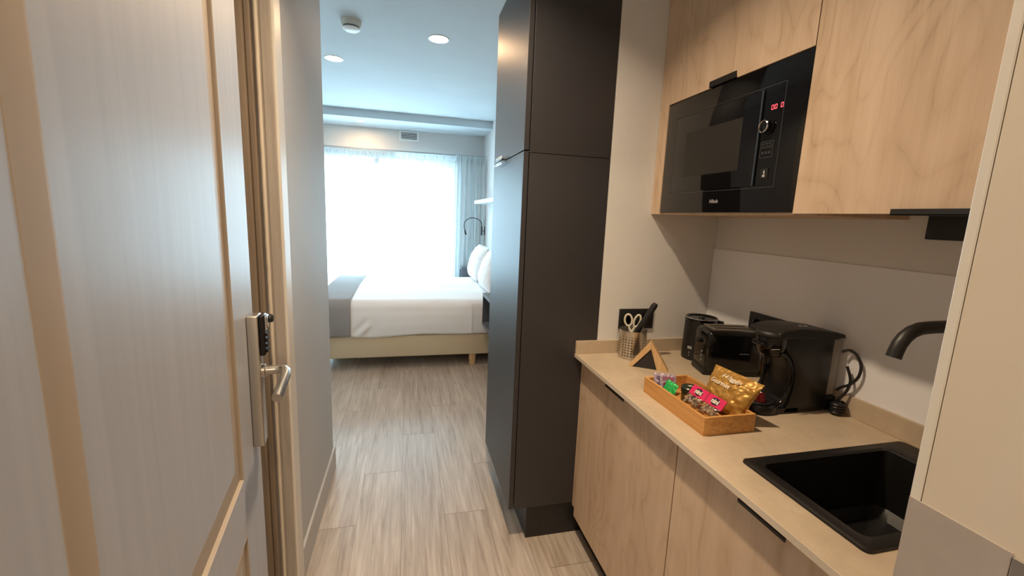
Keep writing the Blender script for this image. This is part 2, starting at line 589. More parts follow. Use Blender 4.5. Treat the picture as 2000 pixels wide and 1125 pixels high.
# local z axis = x cross y ; make sure it points to the corridor (+X)
if (DL.to_3x3() @ Vector((0, 0, 1))).x < 0:
    DL = frame_mat((-0.360, 1.12, 0), (-0.1248, 0.99218, 0), (0, 0, 1))
    SGN = -1
else:
    SGN = 1
d1 = struct_root('door_1', (-0.257, 0.30, 0))
def P(a, b):      # a = distance from free edge towards the hinge
    return a * SGN
def lbox(m, a0, a1, z0, z1, h0, h1, bev=0.0, seg=2):
    xs = sorted((P(a0, 0), P(a1, 0)))
    return m.box(xs[0], xs[1], z0, z1, h0, h1, bev=bev, seg=seg)
LW = 0.825
A0, A1 = 0.183, 0.747        # panel opening, measured from the free edge
def panel_ring(m, a0, a1, z0, z1, wd, prof):
    """mitred frame moulding; prof: list of (inset 0..1, height)"""
    xs = sorted((P(a0, 0), P(a1, 0)))
    loops = []
    for t, h in prof:
        i = t * wd
        loops.append([m.bm.verts.new((x, y, h)) for x, y in ((xs[0] + i, z0 + i), (xs[1] - i, z0 + i), (xs[1] - i, z1 - i), (xs[0] + i, z1 - i))])
    for a, b in zip(loops, loops[1:]):
        for k in range(4):
            j = (k + 1) % 4
            m.bm.faces.new((a[k], a[j], b[j], b[k]))
    return loops[-1]
m = MB()
# stiles and rails around two sunk panels
P1 = (0.875, 1.93); P2 = (0.22, 0.745)
for z0, z1 in ((0.008, P2[0]), (P2[1], P1[0]), (P1[1], 2.04)):
    lbox(m, 0, LW, z0, z1, -0.040, 0)
for a0, a1 in ((0, A0), (A1, LW)):
    for z0, z1 in (P1, P2):
        lbox(m, a0, a1, z0, z1, -0.040, 0)
for z0, z1 in (P1, P2):
    lbox(m, A0, A1, z0, z1, -0.040, -0.0085)
    lbox(m, A0 + 0.048, A1 - 0.048, z0 + 0.048, z1 - 0.048, -0.0085, -0.0035)
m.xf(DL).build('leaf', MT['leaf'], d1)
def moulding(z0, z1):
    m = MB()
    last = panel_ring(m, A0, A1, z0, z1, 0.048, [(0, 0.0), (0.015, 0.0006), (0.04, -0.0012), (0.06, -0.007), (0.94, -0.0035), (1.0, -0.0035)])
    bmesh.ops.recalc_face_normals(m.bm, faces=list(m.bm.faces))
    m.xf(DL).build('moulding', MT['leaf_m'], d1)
MT['leaf_m'] = simple('moulding_shade_brown', srgb(166, 152, 136), 0.5)  # browner than the leaf: shade of the moulding bands put into the colour
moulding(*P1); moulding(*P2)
# lock plate, keypad and lever
lp = MB(); lbox(lp, 0.034, 0.078, 0.892, 1.208, 0.0, 0.024, bev=0.0035, seg=3)
lp = lp.xf(DL).build('lock_plate', MT['steel'], d1, smooth=True)
kp = MB(); lbox(kp, 0.036, 0.076, 1.112, 1.208, 0.0235, 0.036, bev=0.005, seg=3)
for r_ in range(4):
    for c_ in range(3):
        lbox(kp, 0.0415 + c_ * 0.0105, 0.0485 + c_ * 0.0105, 1.119 + r_ * 0.013, 1.1265 + r_ * 0.013, 0.035, 0.040, bev=0.0012)
kp = kp.xf(DL).build('keypad', MT['gloss'], lp, smooth=True)
kf = MB(); lbox(kf, 0.041, 0.071, 1.174, 1.206, 0.0345, 0.041, bev=0.004, seg=3)
kf.xf(DL).build('keypad_cap', MT['chrome'], kp, smooth=True)
kn = MB().lathe([(0, -0.004), (0.008, -0.004), (0.010, 0), (0.010, 0.012), (0.007, 0.015), (0, 0.015)], (P(0.034, 0), 1.192, 0.034), 20)
kn.xf(DL).build('thumb_turn', MT['black'], kp, smooth=True)
lv = MB()
hx, hz = 0.056, 1.072
lv.lathe([(0, 0.023), (0.016, 0.023), (0.016, 0.030), (0.0125, 0.032), (0, 0.032)], (P(hx, 0), hz, 0), 28)
pts = [(P(hx, 0), hz, 0.028), (P(hx, 0), hz, 0.050), (P(hx, 0), hz, 0.060), (P(hx + 0.004, 0), hz, 0.069), (P(hx + 0.014, 0), hz - 0.001, 0.0745),
       (P(hx + 0.035, 0), hz - 0.005, 0.0755), (P(hx + 0.075, 0), hz - 0.014, 0.072), (P(hx + 0.112, 0), hz - 0.026, 0.068)]
lv.tube(pts, [0.0105] * 3 + [0.011] * 5, 20)
lv.xf(DL).build('lever_handle', MT['steel'], d1, smooth=True, angle=50)

# ------------------------------------------------------------------ wardrobe
wd = thing('wardrobe', 'tall anthracite wardrobe unit with stacked doors at the end of the worktop', 'wardrobe', (0.62, 1.97, 0))
WX0, WX1, WY0, WY1 = 0.466, 0.810, YW, 2.268
MB().box(WX0, WX1, WY0, WY1, 0.155, 1.7015, bev=0.001).build('lower_body', MT['anth'], wd)
MB().box(WX0, WX1, WY0, WY1, 1.7035, 2.43, bev=0.001).build('upper_body', MT['anth'], wd)
MB().box(0.527, WX1, WY0 + 0.003, WY1, 0, 0.155).build('plinth', MT['plinth'], wd)
dlo = MB().box(0.442, 0.4625, WY0 - 0.001, WY1, 0.158, 1.7065, bev=0.0012).build('door', MT['anth'], wd)
dup_ = MB().box(0.442, 0.4625, WY0 - 0.001, WY1, 1.7115, 2.43, bev=0.0012).build('door', MT['anth'], wd)
MB().box(0.421, 0.4425, 1.985, 2.125, 1.7118, 1.716, bev=0.0008).box(0.421, 0.424, 1.985, 2.125, 1.7118, 1.727, bev=0.0008).build('handle', MT['chrome'], dup_)
MB().box(0.421, 0.4425, 1.985, 2.125, 1.702, 1.7062, bev=0.0008).box(0.421, 0.424, 1.985, 2.125, 1.690, 1.7062, bev=0.0008).build('handle', MT['chrome'], dlo)

# ------------------------------------------------------------------ kitchen: base units
ZT = 0.877
CX0 = 0.7105
FX = 0.7453
oakA = oak('oak_laminate_a', (0.3, 0.1, 0.0)); oakB = oak('oak_laminate_b', (2.1, 5.3, 1.2))
oakC = oak('oak_laminate_c', (4.4, 2.2, 3.1)); oakD = oak('oak_laminate_d', (7.9, 8.4, 5.7)); oakE = oak('oak_laminate_e', (1.9, 3.3, 6.2))
def base_unit(y0, y1, mat, hy0, hy1, label, filler=False):
    t = thing('base_cabinet', label, 'cabinet', (FX + 0.3, (y0 + y1) / 2, 0), 'oak base units under the worktop')
    f = 0.022 if filler else 0
    MB().box(FX + 0.02, XB - 0.004, y0 + 0.001, y0 + 0.017, 0.125, 0.858).box(FX + 0.02, XB - 0.004, y1 - 0.017, y1 - 0.001, 0.125, 0.858).box(FX + 0.02, XB - 0.004, y0 + 0.017, y1 - 0.017, 0.125, 0.141).box(XB - 0.02, XB - 0.004, y0 + 0.017, y1 - 0.017, 0.141, 0.858).build('body', mat, t)
    d = MB().box(FX, FX + 0.0185, y0 + 0.0015, y1 - 0.0015 - f, 0.105, 0.8555, bev=0.001).build('door', mat, t)
    if filler:
        MB().box(FX, FX + 0.0185, y1 - f + 0.0002, y1 - 0.001, 0.145, 0.8555).build('filler_strip', mat, t)
    MB().box(FX - 0.018, FX + 0.004, hy0, hy1, 0.842, 0.8445, bev=0.0008).box(FX - 0.018, FX - 0.015, hy0, hy1, 0.8345, 0.8445, bev=0.0008).build('handle', MT['black'], d)
    MB().box(FX + 0.05, FX + 0.065, y0, y1, 0.0, 0.124).build('plinth', MT['plinth'], t)
    return t
base_unit(0.9765, 1.6735, oakA, 1.265, 1.405, 'oak-effect base cabinet beside the anthracite wardrobe, black edge handle', True)
base_unit(0.3475, 0.9745, oakB, 0.602, 0.729, 'oak-effect base cabinet under the black sink, nearest the camera')

# ------------------------------------------------------------------ worktop with a cut-out for the sink
SX0, SX1, SY0, SY1 = 0.803, 1.330, 0.506, 0.812
wt = thing('worktop', 'thin beige stone-effect worktop with low upstand along the walls', 'worktop', (1.03, 1.0, ZT))
m = MB()
zb = ZT - 0.0155
hx0, hx1, hy0, hy1 = SX0 + 0.014, SX1 - 0.014, SY0 + 0.014, SY1 - 0.014
XB2 = XB - 0.001
m.box(CX0, hx0, 0.3465, YW - 0.001, zb, ZT)
m.box(hx1, XB2, 0.3465, YW - 0.001, zb, ZT)
m.box(hx0, hx1, 0.3465, hy0, zb, ZT)
m.box(hx0, hx1, hy1, YW - 0.001, zb, ZT)
bmesh.ops.remove_doubles(m.bm, verts=list(m.bm.verts), dist=1e-5)
m.build('top', MT['stone'], wt)
MB().box(CX0 - 0.0015, CX0, 0.3465, YW - 0.001, zb, ZT + 0.0003).build('front_edge', MT['stone_e'] if 'stone_e' in MT else simple('worktop_edge_band', srgb(208, 194, 176), 0.4), wt)
us = MB().box(CX0, XB - 0.0145, YW - 0.013, YW - 0.0006, ZT + 0.0002, 0.934, bev=0.0012).build('worktop_upstand', MT['stone'])
us2 = MB().box(XB - 0.013, XB2 + 0.0004, 0.3465, YW - 0.001, ZT + 0.0002, 0.941, bev=0.0012).build('worktop_upstand', MT['stone'])
tag(us, 'low beige upstand strip along the side wall behind the utensil cup', 'upstand', 'stone-effect upstands')
tag(us2, 'low beige upstand strip along the back wall behind the appliances and sink', 'upstand', 'stone-effect upstands')
sbox('trim_6', MT['splash'], XB - 0.006, XB - 0.0002, 0.3465, YW - 0.0006, 0.9415, 1.347)

# sink
sk = thing('sink', 'square black composite sink set into the beige worktop', 'sink', (1.07, 0.66, ZT))
m = MB()
def rrect(x0, x1, y0, y1, r, z, n=5):
    out = []
    for cx_, cy_, a0 in ((x1 - r, y1 - r, 0), (x0 + r, y1 - r, PI / 2), (x0 + r, y0 + r, PI), (x1 - r, y0 + r, 1.5 * PI)):
        for i in range(n + 1):
            a = a0 + PI / 2 * i / n
            out.append(Vector((cx_ + r * math.cos(a), cy_ + r * math.sin(a), z)))
    return out
loops = [rrect(SX0, SX1, SY0, SY1, 0.012, ZT + 0.0004), rrect(SX0 + 0.001, SX1 - 0.001, SY0 + 0.001, SY1 - 0.001, 0.012, ZT + 0.006),
         rrect(SX0 + 0.005, SX1 - 0.005, SY0 + 0.005, SY1 - 0.005, 0.012, ZT + 0.008),
         rrect(0.832, 1.246, 0.533, 0.789, 0.02, ZT + 0.008), rrect(0.838, 1.240, 0.538, 0.784, 0.02, ZT + 0.003),
         rrect(0.842, 1.234, 0.542, 0.780, 0.03, ZT - 0.15), rrect(0.862, 1.214, 0.562, 0.760, 0.03, ZT - 0.172), rrect(1.0, 1.08, 0.63, 0.69, 0.02, ZT - 0.176)]
vs = [[m.bm.verts.new(p) for p in lp_] for lp_ in loops]
for a, b in zip(vs, vs[1:]):
    n_ = len(a)
    for i in range(n_):
        j = (i + 1) % n_
        m.bm.faces.new((a[i], a[j], b[j], b[i]))
m.bm.faces.new(vs[-1])
bmesh.ops.recalc_face_normals(m.bm, faces=list(m.bm.faces))
m.build('basin', MT['sink'], sk, smooth=True, angle=40)
MB().lathe([(0, 0), (0.042, 0), (0.044, 0.002), (0.034, 0.003), (0.03, 0.001), (0, 0.001)], (1.04, 0.66, ZT - 0.1755), 32).build('drain', MT['black'], sk, smooth=True)

# tap: rises behind the basin and hooks forward
tp = thing('kitchen_tap', 'matte black hooked kitchen tap standing behind the sink', 'tap', (1.287, 0.645, ZT + 0.008))
pts = []
bx, by = 1.287, 0.648
for i in range(9):
    pts.append((bx, by, ZT + 0.008 + 0.03 + i * 0.031))
for i in range(1, 9):
    a = PI / 2 * i / 8
    pts.append((bx - 0.06 * (1 - math.cos(a)), by, 1.195 + 0.06 * math.sin(a)))
pts += [(1.18, by, 1.2555), (1.13, by, 1.2555), (1.08, by, 1.255), (1.05, by, 1.253), (1.028, by, 1.246), (1.012, by, 1.235), (1.001, by, 1.221), (0.995, by, 1.206), (0.991, by, 1.192)]
MB().tube(pts, 0.0135, 20).build('spout', MT['black'], tp, smooth=True, angle=60)
MB().lathe([(0, 0), (0.026, 0), (0.026, 0.004), (0.021, 0.007), (0.021, 0.055), (0.016, 0.06), (0, 0.06)], (bx, by, ZT + 0.008), 28).build('base', MT['black'], tp, smooth=True)
MB().tube([(bx, by - 0.018, ZT + 0.045), (bx, by - 0.05, ZT + 0.05), (bx, by - 0.075, ZT + 0.06)], 0.006, 12).build('lever', MT['black'], tp, smooth=True)

# ------------------------------------------------------------------ wall sockets
def socket(name, label, c, u, nrm, w_, h_, outlets=True):
    """c: centre on wall; u: horizontal unit; nrm: out of the wall"""
    t = thing(name, label, 'socket', c, 'black double sockets')
    F = frame_mat(c, u, (0, 0, 1))
    m = MB().box(-w_ / 2, w_ / 2, -h_ / 2, h_ / 2, 0.0003, 0.009, bev=0.003, seg=3).xf(F)
    m.build('plate', MT['black'], t, smooth=True)
    for sx in ((-1, 1) if outlets else ()):
        m = MB().lathe([(0.0225, 0.0095), (0.0215, 0.0105), (0.020, 0.0092), (0.0195, 0.0090), (0, 0.0090)], (sx * w_ / 4, 0, 0), 28)
        m.lathe([(0, 0.0092), (0.0025, 0.0092), (0.0025, 0.0096), (0, 0.0096)], (sx * w_ / 4 - 0.009, 0, 0), 10)
        m.lathe([(0, 0.0092), (0.0025, 0.0092), (0.0025, 0.0096), (0, 0.0096)], (sx * w_ / 4 + 0.009, 0, 0), 10)
        m.xf(F).build('outlet', MT['gloss'], t, smooth=True)
    return t
socket('wall_socket', 'black double socket on the side wall behind the utensil cup', (0.989, YW, 1.028), (1, 0, 0), (0, -1, 0), 0.168, 0.090)
socket('wall_socket', 'black double socket on the back wall above the toaster and coffee machine', (XB - 0.006, 1.330, 1.071), (0, -1, 0), (-1, 0, 0), 0.168, 0.090)
socket('wall_socket', 'black socket plate high on the back wall just under the wall cabinet', (XB - 0.0002, 0.782, 1.480), (0, -1, 0), (-1, 0, 0), 0.165, 0.088, False)

# ------------------------------------------------------------------ wall cabinets and microwave
UX = 1.017
MWY0, MWY1 = 0.971, 1.610
uc = thing('wall_cabinet', 'oak-effect wall cabinet with the built-in microwave in its lower half', 'cabinet', (1.19, 1.32, 1.487), 'oak wall cabinets')
MB().box(UX + 0.001, XB - 0.001, MWY1 + 0.003, YW - 0.001, 1.487, ZC - 0.003, bev=0.0006).build('side_panel', oakE, uc)
MB().box(UX + 0.008, XB - 0.001, MWY0 + 0.001, MWY1 + 0.0028, 1.487, 1.4935).build('bottom_panel', oakE, uc)
# door above the microwave, with the finger notch cut into its lower edge
nt0, nt1, zd = 1.245, 1.376, 1.916
poly = [(UX, MWY0 + 0.0015, zd), (UX, nt0, zd), (UX, nt0 + 0.004, zd + 0.022), (UX, nt1 - 0.004, zd + 0.022), (UX, nt1, zd), (UX, MWY1 + 0.001, zd), (UX, MWY1 + 0.001, ZC - 0.004), (UX, MWY0 + 0.0015, ZC - 0.004)]
dd = MB().prism(poly, 0.0185, (1, 0, 0)).build('door', oakC, uc)
MB().box(UX + 0.02, XB - 0.001, MWY0 + 0.001, MWY1 + 0.0028, 1.924, ZC - 0.004).build('body', MT['plinth'], uc)
MB().box(UX - 0.004, UX + 0.016, nt0 + 0.003, nt1 - 0.003, zd + 0.0015, zd + 0.0215, bev=0.001).build('handle', MT['black'], dd)

uc2 = thing('wall_cabinet', 'plain oak-effect wall cabinet with a black handle under its door, above the sink', 'cabinet', (1.19, 0.66, 1.487), 'oak wall cabinets')
d2_ = MB().box(UX, UX + 0.0185, 0.3475, MWY0 - 0.0015, 1.490, ZC - 0.004, bev=0.0006).build('door', oakD, uc2)
MB().box(UX + 0.02, XB - 0.001, 0.3475, 0.9405, 1.535, ZC - 0.004).box(UX + 0.02, XB - 0.001, 0.915, MWY0 - 0.001, 1.487, ZC - 0.004).build('body', oakE, uc2)
MB().box(UX - 0.016, UX + 0.006, 0.560, 0.713, 1.4865, 1.4895, bev=0.0008).box(UX - 0.016, UX - 0.013, 0.560, 0.713, 1.4865, 1.500, bev=0.0008).build('handle', MT['black'], d2_)

mw = thing('microwave', 'black built-in microwave with round dial and red display in the oak cabinet', 'microwave', (1.1, 1.29, 1.495))
MX = UX + 0.002
MB().box(MX + 0.012, XB - 0.02, MWY0 + 0.02, MWY1 - 0.02, 1.4945, 1.920).build('body', MT['black'], mw)
MB().box(MX, MX + 0.0115, MWY0 + 0.001, MWY1, 1.494, 1.9135, bev=0.0015).build('front_panel', MT['glassblk'], mw, smooth=True)
k = simple('microwave_line', srgb(70, 72, 76), 0.3)
m = MB()
ty0, ty1, tz0, tz1 = 1.046, 1.549, 1.566, 1.853
def fr_line(m, y0, y1, z0, z1, wdt=0.0013, x=MX, out=0.0012):
    m.box(x - out, x + 0.001, y0, y1, z1 - wdt, z1); m.box(x - out, x + 0.001, y0, y1, z0, z0 + wdt)
    m.box(x - out, x + 0.001, y0, y0 + wdt, z0, z1); m.box(x - out, x + 0.001, y1 - wdt, y1, z0, z1)
fr_line(m, ty0, ty1, tz0, tz1)
m.build('frame_line', k, mw)
mdr = MB().box(MX - 0.0025, MX + 0.0005, 1.128, 1.544, 1.572, 1.846, bev=0.001).build('door', MT['glassblk'], mw, smooth=True)
MB().box(MX - 0.0033, MX - 0.0022, 1.195, 1.475, 1.625, 1.786, bev=0.0004).build('window', simple('microwave_mesh_window', srgb(36, 33, 31), 0.5), mdr)
MB().box(MX - 0.0065, MX - 0.002, 1.121, 1.1265, 1.572, 1.846, bev=0.0008).build('door_edge', simple('window_reflection_strip', srgb(70, 82, 94), 0.25, 0.4), mdr)  # door edge with the bluish window reflection painted into its colour
MB().lathe([(0, 0), (0.0205, 0), (0.0205, 0.004), (0.017, 0.005), (0.0165, 0.020), (0.015, 0.021), (0, 0.021)], (MX, 1.092, 1.738), 36, axis=(-1, 0, 0)).build('dial', MT['gloss'], mw, smooth=True)
MB().lathe([(0.0172, 0.0155), (0.0178, 0.0165), (0.0178, 0.0205), (0.0150, 0.0225), (0.0142, 0.021)], (MX, 1.092, 1.738), 36, axis=(-1, 0, 0)).build('dial_ring', MT['chrome'], mw, smooth=True)
red = emis('red_digit', (1.0, 0.08, 0.10, 1), 2.2)
SEG0 = ['t', 'b', 'ul', 'ur', 'll', 'lr']
def digit(m, y, z, h=0.0135, w_=0.0085, t=0.0016):
    for sgm in SEG0:
        if sgm == 't': m.box(MX - 0.0006, MX + 0.0002, y - w_ / 2 + 0.001, y + w_ / 2 - 0.001, z + h / 2 - t, z + h / 2)
        if sgm == 'b': m.box(MX - 0.0006, MX + 0.0002, y - w_ / 2 + 0.001, y + w_ / 2 - 0.001, z - h / 2, z - h / 2 + t)
        if sgm == 'ul': m.box(MX - 0.0006, MX + 0.0002, y + w_ / 2 - t, y + w_ / 2, z + 0.0006, z + h / 2 - 0.001)
        if sgm == 'ur': m.box(MX - 0.0006, MX + 0.0002, y - w_ / 2, y - w_ / 2 + t, z + 0.0006, z + h / 2 - 0.001)
        if sgm == 'll': m.box(MX - 0.0006, MX + 0.0002, y + w_ / 2 - t, y + w_ / 2, z - h / 2 + 0.001, z - 0.0006)
        if sgm == 'lr': m.box(MX - 0.0006, MX + 0.0002, y - w_ / 2, y - w_ / 2 + t, z - h / 2 + 0.001, z - 0.0006)
m = MB()
for yy in (1.087, 1.0755, 1.0545):
    digit(m, yy, 1.791)
m.build('display_digits', red, mw)
grey = simple('grey_print', srgb(92, 94, 98), 0.4)
m = MB()
fr_line(m, 1.068, 1.113, 1.684, 1.698, 0.0007, MX, 0.0006); fr_line(m, 1.068, 1.113, 1.652, 1.680, 0.0007, MX, 0.0006)
for i in range(3):
    m.lathe([(0.0035, 0), (0.0035, 0.0008), (0.0025, 0.0008), (0.0025, 0)], (MX, 1.079 + i * 0.012, 1.666), 14, axis=(-1, 0, 0))
    m.box(MX - 0.0006, MX, 1.075 + i * 0.0125, 1.0835 + i * 0.0125, 1.6905, 1.6920)
m.build('printed_icons', grey, mw)
MB().box(MX - 0.003, MX + 0.0005, 1.072, 1.100, 1.592, 1.620, bev=0.001).build('open_button', MT['black'], mw)
mm = MB()
mm.box(MX - 0.0036, MX - 0.0029, 1.083, 1.087, 1.604, 1.6145).box(MX - 0.0036, MX - 0.0029, 1.081, 1.090, 1.5965, 1.602).build('button_symbol', simple('light_print', srgb(190, 190, 190), 0.5), mw)
m = text_mesh('Nibels', 0.0165, 0.0003, 0.0004, 0.15)
m.xf(frame_mat((MX - 0.0006, 1.291, 1.531), (0, -1, 0), (0, 0, 1))).build('lettering', simple('logo_grey', srgb(150, 150, 152), 0.4), mw)

# ------------------------------------------------------------------ things on the worktop
# perforated steel cup
CUP = (0.940, 1.600)
cup = thing('utensil_cup', 'perforated stainless steel cup holding scissors and utensils', 'cup', (CUP[0], CUP[1], ZT))
MB().lathe([(0, 0.002), (0.053, 0.002), (0.0555, 0.0), (0.057, 0.003), (0.057, 0.119), (0.0578, 0.121), (0.0578, 0.123), (0.0565, 0.123), (0.0555, 0.119), (0.0555, 0.006), (0, 0.006)], (CUP[0], CUP[1], ZT), 64).build('body', MT['cup'], cup, smooth=True, origin=(CUP[0], CUP[1], ZT))
cream = simple('cream_plastic', srgb(206, 200, 180), 0.4)
def loop_pts(c, u, v, a, b, n=28):
    return [Vector(c) + Vector(u) * a * math.cos(2 * PI * i / n) + Vector(v) * b * math.sin(2 * PI * i / n) for i in range(n + 1)]
rt = Vector((0.86, -0.51, 0)); upv = Vector((0, 0, 1))
sc = thing('scissors', 'scissors with cream looped handles standing in the steel cup', 'scissors', (CUP[0] - 0.01, CUP[1], ZT + 0.01))
def sc_h(off, tilt, h, a, b):
    c = Vector((CUP[0], CUP[1], ZT + h)) + rt * off
    vv = (upv + rt * tilt).normalized(); uu = (rt - upv * tilt).normalized()
    m = MB().tube(loop_pts(c, uu, vv, a, b), 0.0044, 10, cap=False)
    e = c - vv * b
    m.tube([e, e - vv * 0.02 - rt * off * 0.25, e - vv * 0.06 - rt * off * 0.7], [0.0042, 0.006, 0.005], 10)
    return m
sc_h(-0.024, -0.10, 0.160, 0.015, 0.025).build('handle', cream, sc, smooth=True)
sc_h(0.012, 0.28, 0.160, 0.012, 0.027).build('handle', cream, sc, smooth=True)
MB().prism([(CUP[0] - 0.004, CUP[1], ZT + 0.012), (CUP[0] + 0.006, CUP[1] - 0.003, ZT + 0.012), (CUP[0] + 0.012, CUP[1] - 0.004, ZT + 0.09), (CUP[0] - 0.010, CUP[1] + 0.002, ZT + 0.09)], 0.003, (0.5, 0.86, 0)).build('blade', MT['steel'], sc)
kf_ = thing('kitchen_knife', 'knife with thick black handle leaning out of the steel cup', 'knife', (CUP[0], CUP[1], ZT + 0.01))
c0 = Vector((CUP[0], CUP[1] - 0.008, ZT + 0.108)); dv = (rt * 0.46 + upv * 0.89).normalized()
MB().tube([c0 + rt * 0.006, c0 + rt * 0.006 + dv * 0.02, c0 + rt * 0.006 + dv * 0.07, c0 + rt * 0.006 + dv * 0.138, c0 + rt * 0.006 + dv * 0.152], [0.009, 0.012, 0.0115, 0.0135, 0.010], 14).build('handle', MT['black'], kf_, smooth=True)
bl0 = c0 + rt * 0.006
MB().prism([bl0 + rt * 0.006, bl0 - rt * 0.006, bl0 - rt * 0.012 - dv * 0.085, bl0 - rt * 0.006 - dv * 0.105], 0.0015, (0.5, 0.86, 0)).build('blade', MT['steel'], kf_)
co = thing('bottle_opener', 'dark purple-handled opener at the right inside the steel cup', 'bottle opener', (CUP[0], CUP[1], ZT + 0.01))
c1 = Vector((CUP[0], CUP[1] + 0.006, ZT + 0.105)) + rt * 0.022
MB().tube([c1 - upv * 0.09 - rt * .02, c1, c1 + upv * 0.012 + rt * 0.006, c1 + upv * 0.034 + rt * 0.014], [0.003, 0.004, 0.0065, 0.0055], 12).build('handle', simple('plum_plastic', srgb(96, 66, 84), 0.35), co, smooth=True)
MB().tube(loop_pts(c1 + upv * 0.030 + rt * 0.012, rt, upv, 0.009, 0.012), 0.0022, 8, cap=False).build('ring', MT['steel'], co, smooth=True)

# A-shaped wooden desk sign with chalkboard face
sg = thing('desk_sign', 'small A-shaped pale wood sign with black board between cup and snack box', 'sign', (0.93, 1.44, ZT))
L_, R_, A_ = Vector((0.868, 1.492, ZT)), Vector((0.992, 1.405, ZT)), Vector((0.934, 1.447, ZT + 0.112))
nb = Vector((0.57, 0.82, 0))          # away from the camera
hor = (R_ - L_).normalized()
dpt = 0.040
th = 0.017
aL = (A_ - L_).normalized(); aR = (A_ - R_).normalized()
MB().prism([L_, L_ + hor * 0.014, A_ - upv * 0.030 + hor * 0.001, A_], dpt, nb, 0.001).build('left_board', MT['pine'], sg)
MB().prism([R_, R_ - hor * 0.043, A_ - upv * 0.030 + hor * 0.001, A_ + upv * 0.0005], dpt, nb, 0.001).build('right_board', MT['pine'], sg)
MB().prism([L_ + hor * 0.014, R_ - hor * 0.043, A_ - upv * 0.028], 0.004, nb).xf(Matrix.Translation(nb * 0.004)).build('chalkboard', simple('chalkboard', srgb(44, 38, 38), 0.8), sg)

# milk frother
fx_, fy_ = 1.233, 1.553
ft = thing('milk_frother', 'black cylindrical milk frother with glossy ringed lid left of the toaster', 'frother', (fx_, fy_, ZT))
MB().lathe([(0, 0), (0.064, 0), (0.067, 0.003), (0.0675, 0.010), (0.065, 0.165), (0.0655, 0.170), (0, 0.170)], (fx_, fy_, ZT), 56).build('body', MT['black'], ft, smooth=True)
MB().lathe([(0, 0.1702), (0.0655, 0.1702), (0.067, 0.173), (0.067, 0.180), (0.063, 0.184), (0.058, 0.182), (0.054, 0.178), (0.012, 0.179), (0.010, 0.184), (0, 0.185)], (fx_, fy_, ZT), 56).build('lid', MT['gloss'], ft, smooth=True)
MB().lathe([(0.0625, 0.1835), (0.0655, 0.1825), (0.0668, 0.1800)], (fx_, fy_, ZT), 56).build('lid_rim', MT['chrome'], ft, smooth=True)
fd = Vector((-fx_, -fy_, 0)).normalized(); fs = Vector((fd.y, -fd.x, 0))
fd2 = (fd * 0.9 - fs * -0.42).normalized()
fd2 = Vector((-0.93, -0.37, 0))
F = frame_mat(Vector((fx_, fy_, ZT)) + fd2 * 0.0675, Vector((-fd2.y, fd2.x, 0)), upv)
m = MB().box(-0.010, 0.010, 0.050, 0.062, -0.001, 0.0006, bev=0.0005).box(-0.003, 0.003, 0.033, 0.037, -0.001, 0.0006).box(-0.002, 0.002, 0.021, 0.025, -0.001, 0.0006)
m.xf(F).build('controls', simple('grey_icons', srgb(150, 152, 156), 0.4), ft)
MB().tube([(fx_ + 0.055, fy_ - 0.035, ZT + 0.165), (fx_ + 0.075, fy_ - 0.045, ZT + 0.166)], [0.010, 0.006], 12).build('spout', MT['black'], ft, smooth=True)

# toaster
TO = Vector((1.110, 1.350, ZT)); ta = math.radians(-14)
tu = Vector((math.cos(ta), math.sin(ta), 0)); tv = Vector((-math.sin(ta), math.cos(ta), 0))
TF = Matrix((tu, tv, upv)).transposed().to_4x4(); TF.translation = TO
to = thing('toaster', 'glossy black two-slot toaster with chrome top behind the snack box', 'toaster', TO)
TLn, TWd, THt = 0.222, 0.132, 0.176
MB().box(0.004, TLn, 0, TWd, 0.012, THt, bev=0.022, seg=5).xf(TF).build('body', MT['gloss'], to, smooth=True)
MB().box(0.0, TLn - 0.01, 0.008, TWd - 0.008, 0.0, 0.03, bev=0.006, seg=2).xf(TF).build('base', MT['black'], to, smooth=True)
m = MB()
# chrome top plate with two slots
m.box(0.030, TLn - 0.022, 0.018, 0.034, THt - 0.004, THt + 0.005, bev=0.002).box(0.030, TLn - 0.022, TWd - 0.034, TWd - 0.018, THt - 0.004, THt + 0.005, bev=0.002)
m.box(0.030, TLn - 0.022, 0.060, 0.072, THt - 0.004, THt + 0.005, bev=0.002)
m.box(0.030, 0.044, 0.018, TWd - 0.018, THt - 0.004, THt + 0.0045, bev=0.002).box(TLn - 0.036, TLn - 0.022, 0.018, TWd - 0.018, THt - 0.004, THt + 0.0045, bev=0.002)
m.xf(TF).build('slot_frame', MT['steel'], to, smooth=True)
m = MB()
m.box(0.044, TLn - 0.036, 0.034, 0.060, THt - 0.001, THt + 0.0012).box(0.044, TLn - 0.036, 0.072, TWd - 0.034, THt - 0.001, THt + 0.0012)
m.xf(TF).build('slot', simple('slot_dark_bronze', srgb(58, 46, 36), 0.4, 0.5), to)
m = MB().box(-0.010, 0.006, 0.062, 0.088, 0.115, 0.130, bev=0.004, seg=3)
m.xf(TF).build('lever', MT['black'], to, smooth=True)
m = MB()
for zz in (0.085, 0.068, 0.050):
    m.lathe([(0, 0), (0.0055, 0), (0.0055, 0.003), (0.004, 0.004), (0, 0.004)], (0.0045, 0.045, zz), 16, axis=(-1, 0, 0))
m.xf(TF).build('button', simple('button_silver', srgb(140, 142, 146), 0.25, 0.6), to, smooth=True)
m = text_mesh('moulinex', 0.010, 0.0002)
m.xf(TF @ frame_mat((0.145, -0.0006, 0.093), (1, 0, 0), (0, 0, 1))).build('lettering', simple('toaster_print', srgb(120, 120, 124), 0.4), to)

